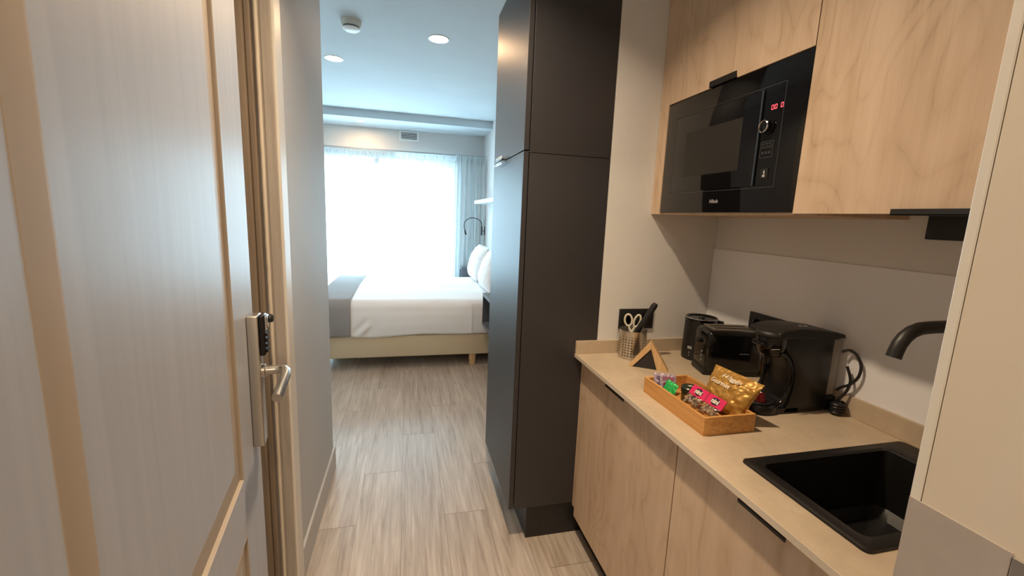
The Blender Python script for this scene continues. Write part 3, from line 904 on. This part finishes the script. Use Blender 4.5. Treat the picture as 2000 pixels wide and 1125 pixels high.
# capsule coffee machine, front (drip tray) towards the corridor, side towards the camera
cm = thing('coffee_machine', 'black capsule coffee machine with clear water tank beside the snack box', 'coffee machine', (1.20, 1.075, ZT))
MATB = simple('machine_black', srgb(19, 18, 19), 0.4)
def arc(cx_, cz_, r_, a0, a1, n=8):
    return [(cx_ + r_ * math.cos(math.radians(a0 + (a1 - a0) * i / n)), cz_ + r_ * math.sin(math.radians(a0 + (a1 - a0) * i / n))) for i in range(n + 1)]
Y0c, Y1c = 1.018, 1.132
prof = [(1.140, 0.879)] + [(1.302, 0.879), (1.302, 1.128), (1.120, 1.128), (1.112, 1.105), (1.120, 1.085)] + [(1.150, 1.050), (1.166, 1.010), (1.168, 0.960), (1.158, 0.915)]
MB().prism([(x, Y0c, z) for x, z in prof], Y1c - Y0c, (0, 1, 0), 0.003).build('body', MATB, cm, smooth=True)
# domed lid
lp2 = [(1.085, 1.120), (1.085, 1.136)] + [(1.075 + 0.255 * t, 1.136 + 0.014 * math.sin(PI * min(1, t * 1.15) ** 0.8)) for t in [i / 10 for i in range(1, 10)]] + [(1.338, 1.128), (1.342, 1.116), (1.300, 1.116)]
MB().prism([(x, Y0c - 0.003, z) for x, z in lp2], Y1c - Y0c + 0.006, (0, 1, 0), 0.004, 3).lathe([(0, 0), (0.046, 0), (0.049, 0.004), (0.048, 0.012), (0.040, 0.019), (0, 0.022)], (1.106, 1.062, 1.1195), 40).build('lid', simple('lid_soft_black', srgb(23, 24, 24), 0.5), cm, smooth=True, angle=60)
MB().lathe([(0, 0), (0.006, 0), (0.006, 0.003), (0, 0.004)], (1.195, 1.05, 1.1485), 16).lathe([(0, 0), (0.006, 0), (0.006, 0.003), (0, 0.004)], (1.215, 1.05, 1.1475), 16).build('button', MT['chrome'], cm, smooth=True)
# brewing head, nozzle
MB().lathe([(0, 0), (0.030, 0), (0.039, 0.010), (0.045, 0.038), (0.045, 0.062), (0.0, 0.064)], (1.106, 1.062, 1.058), 36).build('brew_head', MT['gloss'], cm, smooth=True)
MB().tube([(1.100, 1.064, 1.062), (1.100, 1.064, 1.030)], [0.016, 0.009], 16).build('nozzle', MT['black'], cm, smooth=True)
MB().box(1.052, 1.068, 1.040, 1.086, 1.092, 1.104, bev=0.004, seg=3).build('capsule_lever', MT['gloss'], cm, smooth=True)
MB().box(1.066, 1.092, 1.0145, 1.0195, 1.088, 1.0910, bev=0.001).build('logo_bar', MT['chrome'], cm)
# curved arm from head to foot on both sides of the tray
for yy in (Y0c + 0.006, Y1c - 0.006):
    ap = [Vector((1.098 + 0.062 * math.sin(a) , yy, 0.985 + 0.088 * math.cos(a))) for a in [math.radians(5 + 165 * i / 14) for i in range(15)]]
    MB().tube(ap, 0.0062, 12).build('arch', MT['gloss'], cm, smooth=True)
# foot and drip tray
MB().lathe([(0, 0), (0.060, 0), (0.063, 0.004), (0.063, 0.020), (0.058, 0.030), (0.0, 0.030)], (1.088, 1.075, ZT), 44).box(1.088, 1.20, Y0c, Y1c, ZT, ZT + 0.02, bev=0.003).build('foot', MT['gloss'], cm, smooth=True)
MB().lathe([(0, 0.0302), (0.050, 0.0302), (0.052, 0.032), (0.050, 0.0335), (0, 0.0335)], (1.088, 1.075, ZT), 40).build('drip_tray', MT['black'], cm, smooth=True)
# water tank
tank_m = simple('smoky_tank_plastic', srgb(196, 190, 184), 0.2)
tank_m.node_tree.nodes['Principled BSDF'].inputs['Alpha'].default_value = 0.5
MB().box(1.304, 1.340, Y0c + 0.004, Y1c - 0.004, 0.925, 1.112, bev=0.008, seg=3).build('water_tank', tank_m, cm, smooth=True)
MB().box(1.302, 1.342, Y0c, Y1c, 0.879, 0.924, bev=0.004).build('tank_base', MATB, cm, smooth=True)
# cord looping behind the tank and coiled on the worktop
cp_ = [(1.325, 1.010, 1.075), (1.335, 0.995, 1.085), (1.338, 0.972, 1.075), (1.338, 0.955, 1.045), (1.336, 0.957, 1.010), (1.332, 0.975, 0.980), (1.330, 0.995, 0.965), (1.328, 1.008, 0.950)]
MB().spl(cp_, 0.0042, 10).spl([(1.330, 0.990, 1.035), (1.333, 0.975, 0.995), (1.330, 0.978, 0.960), (1.322, 0.990, 0.930), (1.318, 1.005, 0.905)], 0.0042, 10).build('cord', MT['black'], cm, smooth=True)
cl = []
for i in range(60):
    a = 2 * PI * i / 14
    cl.append((1.318 + 0.020 * math.cos(a), 0.988 + 0.017 * math.sin(a), ZT + 0.005 + 0.0006 * i))
MB().tube(cl, 0.0035, 8).box(1.300, 1.335, 0.977, 1.003, ZT + 0.001, ZT + 0.040, bev=0.009, seg=3).build('plug', MT['black'], cm, smooth=True)
# capsules standing on the tray
caps_red = simple('capsule_red_foil', srgb(112, 26, 34), 0.3, 0.6)
for i, (px_, py_, lab) in enumerate(((1.068, 1.098, 'dark red coffee capsule on the drip tray, the one nearer the snack bag'), (1.084, 1.052, 'dark red coffee capsule on the drip tray, the one nearer the machine body'))):
    c_ = thing('coffee_capsule', lab, 'capsule', (px_, py_, ZT + 0.0335), 'red capsules on the drip tray')
    MB().lathe([(0, 0.0005), (0.0175, 0.0005), (0.0175, 0.002), (0.0150, 0.003), (0.0105, 0.024), (0.007, 0.029), (0, 0.029)], (px_, py_, ZT + 0.0335), 28).build('cup', caps_red, c_, smooth=True)
    MB().lathe([(0, 0), (0.0060, 0), (0.0050, 0.0012), (0, 0.0012)], (px_, py_, ZT + 0.0626), 20).build('tip', MT['chrome'], c_, smooth=True)

# bamboo snack box
BX0, BX1, BY0, BY1, BH = 0.790, 0.958, 0.936, 1.246, 0.053
bxm = thing('snack_box', 'rectangular bamboo box of snacks at the front of the worktop', 'box', ((BX0 + BX1) / 2, (BY0 + BY1) / 2, ZT))
t_ = 0.009
MB().box(BX0, BX0 + t_, BY0, BY1, ZT, ZT + BH, bev=0.001).build('side', MT['bamboo'], bxm)
MB().box(BX1 - t_, BX1, BY0, BY1, ZT, ZT + BH, bev=0.001).build('side', MT['bamboo'], bxm)
MB().box(BX0 + t_, BX1 - t_, BY0 + 0.0003, BY0 + t_, ZT, ZT + BH, bev=0.0008).build('end', MT['bamboo'], bxm)
MB().box(BX0 + t_, BX1 - t_, BY1 - t_, BY1 - 0.0003, ZT, ZT + BH, bev=0.0008).build('end', MT['bamboo'], bxm)
MB().box(BX0 + t_, BX1 - t_, BY0 + t_, BY1 - t_, ZT + 0.001, ZT + 0.006).build('floor_panel', MT['bamboo'], bxm)

def pillow_bag(c, u, v, w_, h_, thick, mat, name, parent, crinkle=0.002, nu=28, nv=28, taper=0.0, seed=0, flat_end=0.0):
    """a puffed pouch: c centre, u width dir, v height dir"""
    u = Vector(u).normalized(); v = Vector(v).normalized(); n = u.cross(v).normalized()
    m = MB()
    for sgn in (1, -1):
        def fn(a, b, sgn=sgn):
            x = (a - 0.5); y = (b - 0.5)
            e = max(0.0, (1 - (2 * abs(x)) ** 2.4)) * max(0.0, (1 - (2 * abs(y)) ** 2.4))
            if flat_end and b > 1 - flat_end:
                e *= ((1 - b) / flat_end) ** 1.0 * 0.6
            wid = w_ * (1 + taper * y)
            p = Vector(c) + u * (x * wid) + v * (y * h_) + n * (sgn * thick / 2 * e ** 0.55)
            if 0.001 < a < 0.999 and 0.001 < b < 0.999:
                q = Vector((x * 9 + seed, y * 9, sgn * 3.1))
                p += n * crinkle * sgn * noise.noise(q) * 2
                p += n * crinkle * 0.8 * noise.noise(q * 2.7)
            return p
        m.grid(fn, nu, nv)
    bmesh.ops.remove_doubles(m.bm, verts=list(m.bm.verts), dist=1e-5)
    bmesh.ops.recalc_face_normals(m.bm, faces=list(m.bm.faces))
    return m.build(name, mat, parent, smooth=True, angle=70), u, v, n
cmr = Vector((0, 0, CAM_H))
gold = simple('gold_foil', srgb(182, 138, 66), 0.38, 0.35)
gb = thing('snack_bag', 'puffy gold foil snack bag leaning on the box of snacks', 'snack bag', (0.90, 1.04, ZT + 0.02))
gu = Vector((0.12, -0.99, -0.02)).normalized()
gv = Vector((0.48, -0.10, 0.87)).normalized()
gv = (gv - gu * gv.dot(gu)).normalized()
gc = Vector((0.952, 1.040, ZT + 0.075))
pb, u_, v_, n_ = pillow_bag(gc, gu, gv, 0.158, 0.124, 0.056, gold, 'pouch', gb, 0.0024, 48, 40, seed=3, taper=0.24, flat_end=0.24)
if n_.dot(cmr - gc) < 0:
    n_ = -n_
def on_bag(a, b, off):
    x = a; y = b
    e = max(0.0, (1 - (2 * abs(x)) ** 2.4)) * max(0.0, (1 - (2 * abs(y)) ** 2.4))
    if y + 0.5 > 0.76:
        e *= ((0.5 - y) / 0.24) * 0.6
    return gc + u_ * (x * 0.158 * (1 + 0.24 * y)) + v_ * (y * 0.124) + n_ * (0.028 * e ** 0.55 + off)
white_print = simple('white_print', srgb(240, 232, 214), 0.5)
def bag_text(txt, size, a, b, slant, off=0.0045):
    m = text_mesh(txt, size, 0.0002, 0.0003, 0.15)
    for v in m.bm.verts:
        px_, py_ = v.co.x, v.co.y + v.co.x * slant
        q = on_bag(a + px_ / 0.150, b + py_ / 0.120, off + v.co.z)
        v.co = q
    return m
bag_text('il Viaggio', 0.0175, 0.02, 0.30, -0.04).build('lettering', white_print, gb)
bag_text('Gourmet', 0.0185, -0.12, 0.10, -0.03).build('lettering', white_print, gb)

# two clear nut packets with pink header cards
pink = simple('pink_card', srgb(214, 40, 98), 0.4)
clear = glass_mat('clear_film', (0.96, 0.94, 0.9, 1), 0.12, 0.16)
nutm = simple('mixed_nuts', srgb(186, 158, 128), 0.6, 0, 0, var=0.35)
oval_d = simple('dark_oval', srgb(40, 22, 44), 0.4)
def nut_packet(c, lab, seed):
    t = thing('nut_packet', lab, 'snack packet', c, 'nut packets with pink header')
    u = Vector((0.04, -1.0, 0.0)).normalized(); v = Vector((0.60, 0.0, 0.80)).normalized()
    v = (v - u * v.dot(u)).normalized(); n = u.cross(v)
    if n.dot(cmr - Vector(c)) < 0:
        n = -n
    c = Vector(c)
    W2, H2 = 0.0675, 0.033
    F = frame_mat(c, u, v)
    s_ = 1 if (F.to_3x3() @ Vector((0, 0, 1))).dot(n) > 0 else -1
    MB().box(-W2 / 2, W2 / 2, -H2 / 2, H2 / 2, -0.0012, 0.0012, bev=0.0004).xf(F).build('header_card', pink, t)
    m = MB().lathe([(0, 0), (0.0135, 0), (0.0135, 0.0006), (0, 0.0006)], (0, 0, 0), 28)
    for vv in m.bm.verts:
        vv.co.x *= 1.2; vv.co.y *= 0.85
        vv.co.z = s_ * (vv.co.z + 0.0013)
    m.xf(F).build('oval', oval_d, t)
    m = text_mesh('nini', 0.020, 0.0002, 0.0006)
    G = frame_mat(c + n * 0.0024, u, v) if s_ > 0 else frame_mat(c + n * 0.0024, -u, v)
    m.xf(G).build('lettering', white_print, t)
    bc = c - v * 0.032 + n * 0.004
    pillow_bag(bc, u, v, 0.064, 0.036, 0.018, clear, 'film', t, 0.001, 14, 14, seed=seed)
    rnd = random.Random(seed)
    m = MB()
    for i in range(20):
        p = bc + u * rnd.uniform(-0.025, 0.025) + v * rnd.uniform(-0.010, 0.011) + n * rnd.uniform(-0.003, 0.003)
        b = bmesh.new()
        bmesh.ops.create_icosphere(b, subdivisions=2, radius=0.0048)
        sc_ = Vector((1.0, 0.75, 1.35)); q = Matrix.Rotation(rnd.uniform(0, 3), 3, Vector((rnd.random(), rnd.random(), 1)).normalized())
        for v3 in b.verts:
            v3.co = p + q @ Vector((v3.co.x * sc_.x, v3.co.y * sc_.y, v3.co.z * sc_.z))
        m.merge(b)
    o = m.build('nuts', nutm, t, smooth=True)
    o['kind'] = 'stuff'
nut_packet((0.875, 1.075, ZT + 0.063), 'clear nut packet with pink header, the one farther from the camera', 5)
nut_packet((0.879, 1.006, ZT + 0.063), 'clear nut packet with pink header, the one at the near end of the box', 9)

# green sachet, patterned sachets, small dark jar
gs = thing('green_sachet', 'shiny green sachet near the far end of the bamboo box', 'sachet', (0.815, 1.16, ZT + 0.02))
pillow_bag((0.826, 1.152, ZT + 0.044), (0.25, -0.95, -0.15), (0.45, 0.10, 0.86), 0.046, 0.052, 0.010, simple('green_foil', srgb(42, 168, 82), 0.3, 0.2), 'pouch', gs, 0.002, 16, 16, seed=2)
lilac = simple('lilac_silver_foil', srgb(176, 158, 176), 0.35, 0.3, var=0.2)
for i, (c_, lab) in enumerate((((0.850, 1.200, ZT + 0.050), 'lilac and silver sachet behind the green sachet, nearer the camera'), ((0.842, 1.222, ZT + 0.044), 'lilac and silver sachet against the far end of the bamboo box'))):
    t = thing('patterned_sachet', lab, 'sachet', c_, 'lilac sachets in the snack box')
    po, u_2, v_2, n_2 = pillow_bag(c_, (0.85, -0.45, 0.0), (0.15, 0.35, 0.85), 0.052, 0.050, 0.008, lilac, 'pouch', t, 0.002, 14, 14, seed=11 + i)
    nn = n_2 if n_2.dot(cmr - Vector(c_)) > 0 else -n_2
    ux = u_2 if u_2.cross(v_2).dot(nn) > 0 else -u_2
    m = MB().box(-0.018, 0.018, 0.004, 0.016, -0.0006, 0.0006).box(-0.016, -0.002, -0.014, -0.004, -0.0006, 0.0006)
    m.xf(frame_mat(Vector(c_) + nn * 0.0065, ux, v_2)).build('printed_band', simple('plum_print', srgb(120, 36, 72), 0.4) if i == 0 else simple('dark_purple_print', srgb(70, 50, 84), 0.4), t)
m = None
jr = thing('small_jar', 'small round jar with dark green lid in the middle of the bamboo box', 'jar', (0.893, 1.140, ZT + 0.006))
MB().lathe([(0, 0), (0.024, 0), (0.026, 0.003), (0.026, 0.030), (0, 0.031)], (0.893, 1.140, ZT + 0.006), 32).build('body', simple('amber_jar', srgb(96, 74, 38), 0.2), jr, smooth=True)
MB().lathe([(0, 0.0312), (0.0275, 0.0312), (0.0285, 0.033), (0.0285, 0.047), (0.026, 0.0495), (0, 0.0495)], (0.893, 1.140, ZT + 0.006), 36).build('lid', simple('dark_green_lid', srgb(38, 48, 34), 0.3), jr, smooth=True)
MB().box(0.888, 0.902, 1.138, 1.148, ZT + 0.0556, ZT + 0.0560).build('lid_mark', simple('pale_mark', srgb(190, 180, 170), 0.5), jr)
dk = thing('brown_sachet', 'dark brown sachet lying in the far left corner of the bamboo box', 'sachet', (0.815, 1.215, ZT + 0.01))
pillow_bag((0.822, 1.212, ZT + 0.024), (0.3, -0.9, 0.1), (0.8, 0.2, 0.25), 0.045, 0.036, 0.010, simple('dark_brown_foil', srgb(60, 34, 34), 0.35), 'pouch', dk, 0.002, 12, 12, seed=21)

# ------------------------------------------------------------------ bedroom: bed
bed = thing('bed', 'double bed with beige divan base and white duvet by the window', 'bed', (0.1, 4.8, 0))
bx0, bx1, by0, by1 = -0.78, 0.985, 3.985, 5.60
MB().box(bx0, bx1, by0, by1, 0.118, 0.325, bev=0.012, seg=3).build('base', MT['divan'], bed, smooth=True)
for lx, ly in ((0.628, 4.045), (-0.73, 4.045), (0.628, 5.52), (-0.73, 5.52)):
    MB().lathe([(0, 0), (0.028, 0), (0.030, 0.002), (0.038, 0.118), (0, 0.118)], (lx, ly, 0), 20).build('leg', MT['pine'], bed, smooth=True)
MB().box(bx0 + 0.01, bx1 - 0.005, by0 + 0.01, by1 - 0.01, 0.325, 0.60, bev=0.04, seg=3).build('mattress', MT['linen'], bed, smooth=True)
def duvet_surface(off, x0, x1, folds=True):
    """sheet running from the near hem over the top to the far hem"""
    zt = 0.655
    def fn(a, b):
        x = x0 + (x1 - x0) * a
        s = b
        yn, yf, R = by0 - 0.012 - off, by1 + 0.012 + off, 0.095
        path = [(yn, 0.330), (yn - 0.012, 0.42), (yn - 0.010, 0.52)]
        for i in range(7):
            t = PI - PI / 2 * i / 6
            path.append((yn + R + R * math.cos(t), zt + off - R + R * math.sin(t)))
        path += [(yn + 0.35, zt + off + 0.012), ((yn + yf) / 2, zt + off + 0.022), (yf - 0.35, zt + off + 0.012)]
        for i in range(7):
            t = PI / 2 - PI / 2 * i / 6
            path.append((yf - R + R * math.cos(t), zt + off - R + R * math.sin(t)))
        path += [(yf + 0.01, 0.50), (yf, 0.34)]
        L = [0]
        for (ya, za), (yb, zb2) in zip(path, path[1:]):
            L.append(L[-1] + math.hypot(yb - ya, zb2 - za))
        q = s * L[-1]
        for i in range(len(path) - 1):
            if q <= L[i + 1] + 1e-9:
                f = (q - L[i]) / (L[i + 1] - L[i]); break
        y = path[i][0] + (path[i + 1][0] - path[i][0]) * f
        z = path[i][1] + (path[i + 1][1] - path[i][1]) * f
        if folds:
            side = max(0.0, 1 - q / 0.30)
            hem = -0.018 * math.exp(-((x + 0.33) / 0.22) ** 2) * side + 0.006 * side * noise.noise(Vector((x * 3, 0, 0)))
            z += hem
            # diagonal drag folds near the foot corner
            dd_ = (x + 0.46)
            fold = 0.028 * math.sin((dd_ * 46 - (z - 0.33) * 40)) * math.exp(-((dd_ - 0.07) / 0.075) ** 2) * math.exp(-((z - 0.39) / 0.06) ** 2)
            y -= fold * (1 if b < 0.3 else 0)
            y -= 0.006 * noise.noise(Vector((x * 4, z * 3, 1))) * (b < 0.3)
            z += 0.008 * noise.noise(Vector((x * 4, y * 4, 5))) * (0.2 < b < 0.85)
            y -= 0.007 * math.exp(-((x - 0.60) / 0.012) ** 2) * (b < 0.25)
        return Vector((x, y, z))
    return fn
m = MB().grid(duvet_surface(0, bx0 + 0.02, bx1 - 0.02), 170, 110)
dv_ = m.build('duvet', MT['linen'], bed, smooth=True, angle=80)
md = dv_.modifiers.new('thickness', 'SOLIDIFY'); md.thickness = 0.012; md.offset = -1
m = MB().grid(duvet_surface(0.013, bx0 - 0.005, -0.490, False), 20, 90)
rn = m.build('bed_runner', MT['runner'], None, smooth=True, angle=80)
md = rn.modifiers.new('thickness', 'SOLIDIFY'); md.thickness = 0.006; md.offset = -1
tag(rn, 'grey cloth runner laid across the foot of the white bed', 'bed runner')

def pillow(c, lab, seed):
    t = thing('pillow', lab, 'pillow', c, 'white bed pillows')
    u = Vector((0, 1, 0)); v = Vector((0.30, 0, 0.95)).normalized()
    pillow_bag(c, u, v, 0.60, 0.42, 0.20, MT['linen'], 'case', t, 0.004, 26, 26, seed=seed)
pillow((0.865, 4.46, 0.885), 'white pillow propped against the wall, nearer the camera', 1)
pillow((0.845, 5.16, 0.893), 'white pillow propped against the wall, nearer the window', 4)

def nightstand(y0, y1, z0, z1, lab):
    t = thing('nightstand', lab, 'nightstand', (0.87, (y0 + y1) / 2, z0), 'grey wall-hung nightstands')
    x0, x1, k_ = 0.70, XH - 0.001, 0.028
    MB().box(x0, x1, y0, y1, z1 - k_, z1, bev=0.001).build('top', MT['grey_shelf'], t)
    MB().box(x0, x1, y0, y1, z0, z0 + k_, bev=0.001).build('bottom', MT['grey_shelf'], t)
    MB().box(x0 + 0.001, x1, y0 + 0.0003, y0 + 0.02, z0 + k_, z1 - k_).build('side', MT['grey_shelf'], t)
    MB().box(x0 + 0.001, x1, y1 - 0.02, y1 - 0.0003, z0 + k_, z1 - k_).build('side', MT['grey_shelf'], t)
    MB().box(x1 - 0.012, x1 - 0.0005, y0 + 0.02, y1 - 0.02, z0 + k_, z1 - k_).build('back', MT['grey_shelf'], t)
nightstand(3.56, 3.955, 0.425, 0.732, 'grey open nightstand on the near side of the bed, half behind the wardrobe')
nightstand(5.64, 5.83, 0.46, 0.765, 'grey open nightstand on the window side of the bed')

# wall shelf above the bed
tag(MB().box(0.845, XH - 0.001, 4.0, 5.60, 1.600, 1.642, bev=0.002).build('wall_shelf', simple('white_shelf', srgb(208, 214, 218), 0.5)), 'long pale shelf fixed on the wall above the pillows', 'shelf')

# reading lamp
rl = thing('reading_lamp', 'slim dark gooseneck reading lamp curving out from the wall above the far pillow', 'lamp', (XH, 5.86, 1.23))
dkm = simple('lamp_dark_metal', srgb(52, 56, 62), 0.4)
MB().box(XH - 0.012, XH - 0.0005, 5.845, 5.875, 1.19, 1.31, bev=0.004, seg=2).build('wall_plate', dkm, rl, smooth=True)
MB().tube([(0.985, 5.80, 1.19), (0.985, 5.80, 1.315)], 0.010, 14).tube([(XH - 0.01, 5.855, 1.25), (0.985, 5.80, 1.25)], 0.006, 10).build('body', dkm, rl, smooth=True)
gp = [Vector((0.985, 5.80, 1.315))]
for i in range(13):
    a = PI * i / 12
    gp.append(Vector((0.865 + 0.118 * math.cos(a), 5.80, 1.335 + 0.085 * math.sin(a))))
gp += [Vector((0.748, 5.80, 1.29)), Vector((0.762, 5.80, 1.24))]
MB().tube(gp, 0.0055, 10).build('gooseneck', dkm, rl, smooth=True)
MB().tube([(0.757, 5.80, 1.255), (0.766, 5.80, 1.215), (0.772, 5.80, 1.195)], [0.009, 0.012, 0.012], 14).build('head', dkm, rl, smooth=True)

# window with frame and glass behind the curtains
wn_ = struct_root('window_1')
m = MB()
for x0, x1 in ((-1.45, -1.39), (0.60, 0.66), (-0.425, -0.365)):
    m.box(x0, x1, YF + 0.035, YF + 0.085, 0.38, 2.147)
m.box(-1.39, 0.60, YF + 0.035, YF + 0.085, 2.085, 2.147).box(-1.39, 0.60, YF + 0.035, YF + 0.085, 0.38, 0.44)
m.build('window_frame', simple('window_frame_white', srgb(225, 228, 228), 0.4), wn_)
MB().box(-1.39, -0.425, YF + 0.055, YF + 0.062, 0.44, 2.085).box(-0.365, 0.60, YF + 0.055, YF + 0.062, 0.44, 2.085).build('pane', glass_mat('window_glass', (0.97, 1, 1, 1), 0.0, 0.05), wn_)

# curtains
def curtain(name, lab, x0, x1, y, z0, z1, mat, waves, amp, group=None, seed=0, nu=200, flare=0.0):
    def fn(a, b):
        z = z0 + (z1 - z0) * b
        x = x0 + (x1 - x0) * a
        k_ = (1 - 0.35 * b)
        ph = 2 * PI * waves * a + 1.4 * noise.noise(Vector((a * 3 + seed, b * 0.7, 0)))
        yy = y + amp * k_ * math.sin(ph) + amp * 0.4 * math.sin(2.3 * ph + seed)
        if b > 0.965:
            yy = y + amp * 0.45 * math.sin(ph * 3)
        x += 0.010 * math.cos(ph) - flare * (1 - b) * (1 - a) * (1 - a)
        return Vector((x, yy, z))
    t = thing(name, lab, 'curtain', ((x0 + x1) / 2, y, z0), group)
    MB().grid(fn, nu, 40).build('cloth', mat, t, smooth=True, angle=80)
    # gathered heading tape
    def fh(a, b):
        return Vector((x0 + (x1 - x0) * a, y - 0.004 + amp * 0.35 * math.sin(2 * PI * waves * 3 * a) * (1 - b * 0.5), z1 - 0.045 + 0.062 * b))
    MB().grid(fh, nu, 4).build('heading', MT['heading'], t, smooth=True, angle=80)
MT['heading'] = fabric_translucent('heading_tape', (0.80, 0.88, 0.90, 1), 0.35, 0.15)
curtain('sheer_curtain', 'white sheer curtain over the left part of the bright window', -1.50, -0.13, 6.045, 0.03, 2.215, MT['sheer'], 16, 0.017, 'white sheer curtains', 1)
curtain('sheer_curtain', 'white sheer curtain over the right part of the bright window', -0.15, 0.70, 5.985, 0.03, 2.215, MT['sheer'], 10, 0.017, 'white sheer curtains', 4)
curtain('drape', 'blue-grey gathered drape hanging at the right end of the window', 0.625, 1.025, 5.900, 0.03, 2.215, MT['drape'], 6, 0.040, None, 2, 120, 0.03)
rail = MB().box(-1.70, 1.035, 5.97, 6.04, 2.233, 2.248, bev=0.002).build('curtain_rail', simple('rail_grey', srgb(150, 152, 152), 0.4))
tag(rail, 'thin grey curtain rail running above the window curtains', 'curtain rail')

# air vent above the curtains
av = thing('air_vent', 'small white slatted air vent on the wall above the window', 'vent', (0.03, YF, 2.46))
vx0, vx1, vz0, vz1 = -0.100, 0.155, 2.392, 2.522
vw = simple('vent_white', srgb(232, 236, 236), 0.4)
MB().box(vx0, vx1, YF - 0.010, YF - 0.0003, vz1 - 0.022, vz1, bev=0.002).box(vx0, vx1, YF - 0.010, YF - 0.0003, vz0, vz0 + 0.022, bev=0.002).box(vx0, vx0 + 0.026, YF - 0.010, YF - 0.0003, vz0 + 0.02, vz1 - 0.02, bev=0.002).box(vx1 - 0.026, vx1, YF - 0.010, YF - 0.0003, vz0 + 0.02, vz1 - 0.02, bev=0.002).build('frame', vw, av)
MB().box(vx0 + 0.026, vx1 - 0.026, YF - 0.0025, YF - 0.0005, vz0 + 0.022, vz1 - 0.022).build('back_plate', MT['grey_shelf'], av)
m = MB()
for i in range(4):
    z = vz0 + 0.034 + i * 0.0205
    m.box(vx0 + 0.026, vx1 - 0.026, YF - 0.012, YF - 0.003, z - 0.0015, z + 0.0015, rot=Matrix.Rotation(-0.6, 3, 'X'))
m.build('slats', vw, av)

# ------------------------------------------------------------------ ceiling fittings
def downlight(c, r, lab, power, z=ZC, spread=2.2, group='recessed ceiling downlights', col=None):
    t = thing('downlight', lab, 'ceiling light', (c[0], c[1], z), group)
    MB().lathe([(r + 0.010, 0.0), (r + 0.009, -0.0035), (r, -0.004), (r - 0.003, 0.0)], (c[0], c[1], z - 0.0003), 40).build('ring', simple('ring_white', srgb(225, 222, 216), 0.4), t, smooth=True)
    MB().lathe([(0, -0.003), (r * 0.7, -0.0026), (r - 0.003, -0.0012)], (c[0], c[1], z), 40).build('diffuser', MT['lamp_on'], t, smooth=True)
    d = bpy.data.lights.new('downlight_light', 'AREA')
    d.shape = 'DISK'; d.size = r * 1.6; d.energy = power; d.color = col or WARM; d.spread = spread
    o = bpy.data.objects.new('downlight_light', d); COL.objects.link(o)
    o.parent = t; o.location = (0, 0, -0.008)
    return t
downlight((0.208, 3.157), 0.062, 'glowing recessed downlight in the ceiling, the one nearer the wardrobe', 6.5, spread=3.0, col=(1.0, 0.62, 0.33))
downlight((-0.553, 3.817), 0.062, 'glowing recessed downlight in the ceiling, the one by the left wall end', 5.0, spread=3.0, col=(1.0, 0.62, 0.33))
downlight((-0.539, 5.717), 0.040, 'small recessed downlight in the lowered ceiling strip by the window', 6.0, 2.525, spread=3.1, col=(1.0, 0.68, 0.36))
downlight((0.165, 1.10), 0.045, 'recessed downlight in the corridor ceiling in front of the oak worktop cabinets', 19, ZC)

dt = thing('smoke_detector', 'round white smoke detector on the bedroom ceiling', 'smoke detector', (-0.337, 3.06, ZC))
dm = simple('detector_white', srgb(206, 204, 192), 0.5)
MB().lathe([(0, 0), (0.062, 0), (0.062, -0.004), (0.056, -0.036), (0, -0.036)], (-0.337, 3.06, ZC - 0.0003), 44).build('base', dm, dt, smooth=True)
MB().lathe([(0.050, -0.036), (0.050, -0.045), (0, -0.045)], (-0.337, 3.06, ZC), 44).build('sensor_gap', MT['grey_shelf'], dt, smooth=True)
MB().lathe([(0.0, -0.0452), (0.052, -0.0452), (0.052, -0.049), (0.040, -0.058), (0, -0.060)], (-0.337, 3.06, ZC), 44).build('cap', simple('detector_cap', srgb(238, 240, 240), 0.4), dt, smooth=True)
